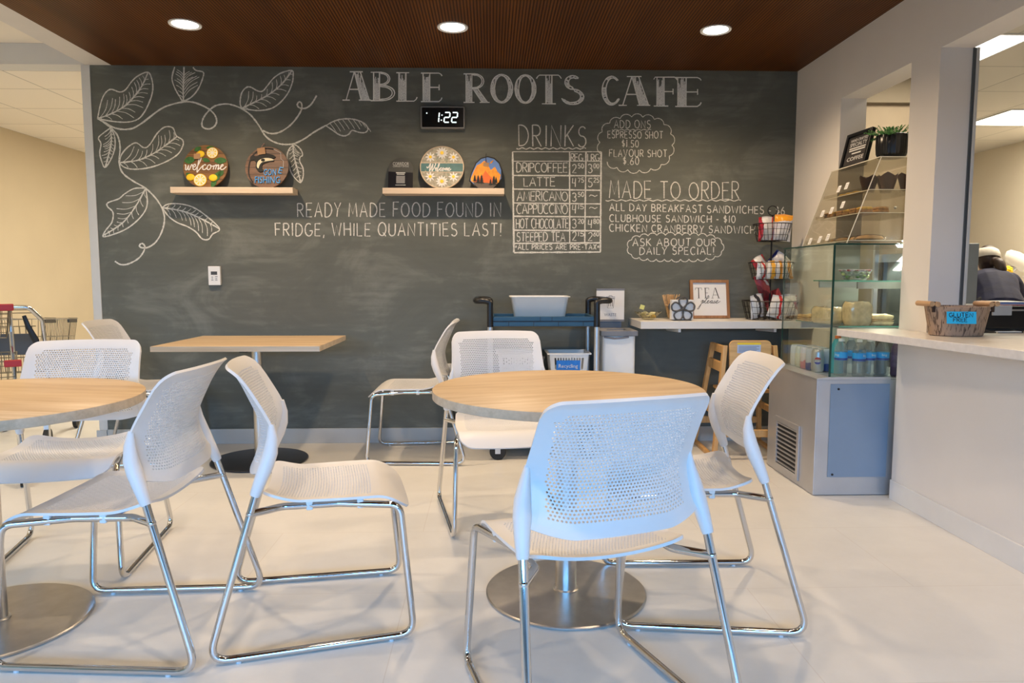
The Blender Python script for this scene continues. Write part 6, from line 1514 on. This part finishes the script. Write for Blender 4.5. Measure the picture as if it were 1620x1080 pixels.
body = tube_body('body', [
  ([(0, .245, 1.115), (0, .275, 1.165), (0, .300, 1.215)], [.055, .052, .050], [1, 1, 1]),
  ([(0, .298, 1.205), (0, .310, 1.255), (0, .315, 1.300)], [.062, .080, .072], [1, .95, .95]),
  ([(0, .370, 1.215), (0, .352, 1.235)], [.020, .045], [1, 1]),
  ([(0, .398, 1.250), (0, .385, 1.262)], [.010, .018], [1, 1]),
  ([(.082, .305, 1.255), (.084, .300, 1.262)], [.014, .018], [.5, .5]), ([(-.082, .305, 1.255), (-.084, .300, 1.262)], [.014, .018], [.5, .5]),
  ([(.17, .24, 1.07), (.225, .29, .975), (.19, .40, .935), (.14, .52, .925)], [.050, .042, .036, .026], one), ([(-.17, .24, 1.07), (-.225, .29, .975), (-.19, .40, .935), (-.14, .52, .925)], [.050, .042, .036, .026], one),
  ([(0, -.02, .90), (0, .06, .98), (0, .17, 1.06), (0, .245, 1.10)], [.12, .11, .12, .08], [1.35, 1.30, 1.45, 1.5]),
  ([(.09, -.02, .88), (.10, .0, .48), (.105, -.03, .09), (.105, .08, .045)], [.085, .058, .040, .035], one), ([(-.09, -.02, .88), (-.10, .0, .48), (-.105, -.03, .09), (-.105, .08, .045)], [.085, .058, .040, .035], one),
 ]+hands, skin, t)
tube_body('navy_top', [
  ([(0, -.05, .86), (0, .04, .96), (0, .155, 1.055), (0, .235, 1.105), (0, .262, 1.135)], [.140, .130, .138, .105, .070], [1.38, 1.30, 1.40, 1.55, 1.1]),
  ([(.15, .21, 1.085), (.195, .245, 1.04), (.236, .292, .972), (.205, .36, .945)], [.072, .068, .060, .052], one), ([(-.15, .21, 1.085), (-.195, .245, 1.04), (-.236, .292, .972), (-.205, .36, .945)], [.072, .068, .060, .052], one)], navy, t)
tube_body('trousers', [([(0, -.02, .86), (0, -.02, .82)], [.120, .125], [1.3, 1.3]), ([(.09, -.03, .88), (.10, -.005, .48), (.105, -.035, .10)], [.105, .075, .060], one), ([(-.09, -.03, .88), (-.10, -.005, .48), (-.105, -.035, .10)], [.105, .075, .060], one)], trouser, t)
for s in (-1, 1): MB().prism([(-.045, -.09), (.045, -.09), (.048, .05), (.03, .15), (-.03, .15), (-.048, .05)], .001, .075, 2, Matrix.Translation((s*.105, 0, 0))).build('shoe', K['black'], t, bevel=.02)
tube_body('hair', [([(0, .285, 1.225), (0, .287, 1.265), (0, .30, 1.315)], [.070, .088, .075], [1.0, 1.0, 1.0]), ([(.02, .225, 1.235), (.045, .170, 1.235), (.055, .135, 1.175), (.055, .125, 1.095)], [.030, .042, .040, .014], one)], hair, t)
b = MB(); T = Matrix.Translation((0, .305, 1.268)) @ Matrix.Rotation(-.30, 4, 'X')
b.lathe([(.096, 0), (.099, .012), (.098, .035), (.088, .066), (.062, .088), (.025, .097), (.001, .098)], 36, T, cap=False, sy=1.12)
cp = b.build('cap', cap_m, t, ang=60)
b = MB().prism([(.085*math.cos(a), .085*math.sin(a)+.03+.055*math.sin(a)) for a in [PI*i/16 for i in range(17)]], .004, .009, 2, T @ Matrix.Translation((0, .055, 0))); b.build('brim', cap_m, cp, ang=60)

# ------------------------------------------------------------------ shopping carts in the hall at the left
def bar(b, p0, p1, r=.0022, n=5): b.tube([p0, p1], r, n)
t = thing('shopping_cart', 'full-size shopping cart with chrome frame and grey child seat flap', 'shopping cart', (-3.13, -.17, 0), .25)
# local: rear at y=0 toward the room, front at +y
w0, w1, L = .255, .215, .86; zt0, zt1, zb0, zb1 = .845, .800, .50, .42
def P(s, f, k):     # side -1..1, along 0..1, height 0..1
    return (s*(w0+(w1-w0)*f)*(.82+.18*k), L*f*(.9+.1*k)+.02, (zb0+(zb1-zb0)*f)*(1-k)+(zt0+(zt1-zt0)*f)*k)
b = MB()
for s in (-1, 1):
    for i in range(23): bar(b, P(s, i/22, 0), P(s, i/22, 1), .0020)
    for k in (0, .33, .66): b.tube([P(s, i/8, k) for i in range(9)], .0026, 6)
for i in range(11):
    s = -1+2*i/10; bar(b, P(s, 1, 0), P(s, 1, 1)); bar(b, P(s, 0, 0), P(s, 1, 0))
for k in (.33, .66): bar(b, P(-1, 1, k), P(1, 1, k), .0026)
for f in (.0, .25, .5, .75, 1): bar(b, P(-1, f, 0), P(1, f, 0), .0026)
b.build('wire_basket', K['cart_wire'], t)
b = MB(); b.tube([P(-1, 0, 1), P(-1, 1, 1), P(1, 1, 1), P(1, 0, 1)], .006, 8); b.build('basket_rim', K['chrome'], t)
for f0, f1 in ((.04, .32), (.72, .98)): MB().beam(P(1, f0, .97), P(1, f1, .97), .012, .035).build('rim_bumper', K['dark_grey'], t, smooth=False)
fr = fillet([(.215, .70, .16), (.255, .06, .22), (.262, .02, .62), (.262, -.02, .84), (.205, -.07, .925), (-.205, -.07, .925), (-.262, -.02, .84), (-.262, .02, .62), (-.255, .06, .22), (-.215, .70, .16)], [.06, .1, .05, .05, .05, .05, .1, .06], 6)
b = MB().tube(fr, .0135, 12); b.build('tube_frame', K['chrome'], t)
b = MB()
for i in range(13): x = -.21+.42*i/12; bar(b, (x, .01, .50), (x*.98, -.03, .80), .0020)
for z in (.60, .80, .885, .905): bar(b, (-.22, .01-.05*(z-.5)*2.6*.3, z), (.22, .01-.05*(z-.5)*2.6*.3, z), .003)
b.build('rear_gate', K['cart_wire'], t)
MB().prism([(-.225, .755), (.20, .755), (.225, .62), (-.165, .62)][::-1], -.035, -.025, 1).build('child_seat_flap', K['dark_grey'], t, smooth=False, bevel=.003)
MB().tube([(.170, -.045, .87), (.19, -.045, .80), (.225, -.035, .71), (.235, -.03, .66)], [.012, .016, .020, .010], 8, flat=[(1, .3)]*4).build('seat_strap', K['black'], t)
b = MB()
for s in (-1, 1): b.tube([(s*.225, .70, .16), (s*.235, .10, .20)], .010, 8)
b.tube([(-.225, .70, .16), (.225, .70, .16)], .010, 8); b.build('lower_frame', K['chrome'], t)
for s in (-1, 1):
    for y in (.06, .68):
        f_ = MB().box((s*.23-.014, y-.02, .06), (s*.23+.014, y+.02, .20)).build('caster_fork', K['alu'], t, smooth=False)
        MB().cyl((s*.23-.0125, y, .0605), (s*.23+.0125, y, .0605), .060, n=24).build('wheel', K['rubber'], f_)
t = thing('two_tier_cart', 'small two-basket shopping cart with red corner grips at the left edge', 'shopping cart', (-2.79, -.92, 0), .57)
def tier(z0, z1, x0, x1, y0, y1, nm):
    b = MB()
    for i in range(13):
        x = x0+(x1-x0)*i/12
        for y in (y0, y1): bar(b, (x*.92+.0, y, z0), (x, y, z1), .0022)
        bar(b, (x*.92, y0, z0), (x*.92, y1, z0), .0022)
    for i in range(9):
        y = y0+(y1-y0)*i/8
        for x in (x0, x1): bar(b, (x*.92, y, z0), (x, y, z1), .0022)
    for k in (0, .33, .66, 1):
        q = .92+.08*k; z = z0+(z1-z0)*k; b.tube([(x0*q, y0, z), (x1*q, y0, z), (x1*q, y1, z), (x0*q, y1, z)], .0045 if k == 1 else .0028, 6, True)
    return b.build(nm, K['cart_wire'], t)
tier(.80, .955, -.20, .20, -.22, .22, 'upper_basket'); tier(.44, .680, -.22, .22, -.26, .30, 'lower_basket')
for x, y, z in ((.185, -.22, .957), (.03, -.22, .957), (-.16, -.22, .957), (.205, -.26, .668), (.02, -.26, .655), (-.17, -.26, .668)):
    MB().box((x-.038, y-.014, z-.018), (x+.038, y+.012, z+.018)).build('red_grip', K['red'], t, smooth=False, bevel=.005)
b = MB()
for s in (-1, 1): b.tube(fillet([(s*.215, .30, .12), (s*.215, -.24, .12), (s*.205, .24, .44), (s*.20, .24, .80), (s*.20, .235, .93)], .05), .011, 10)
b.tube([(-.20, .235, .93), (.20, .235, .93)], .008, 10); b.build('tube_frame', K['chrome'], t)
for s in (-1, 1):
    for y in (-.20, .26):
        f_ = MB().box((s*.215-.012, y-.018, .05), (s*.215+.012, y+.018, .118)).build('caster_fork', K['alu'], t, smooth=False)
        MB().cyl((s*.215-.011, y, .0505), (s*.215+.011, y, .0505), .050, n=24).build('wheel', K['rubber'], f_)
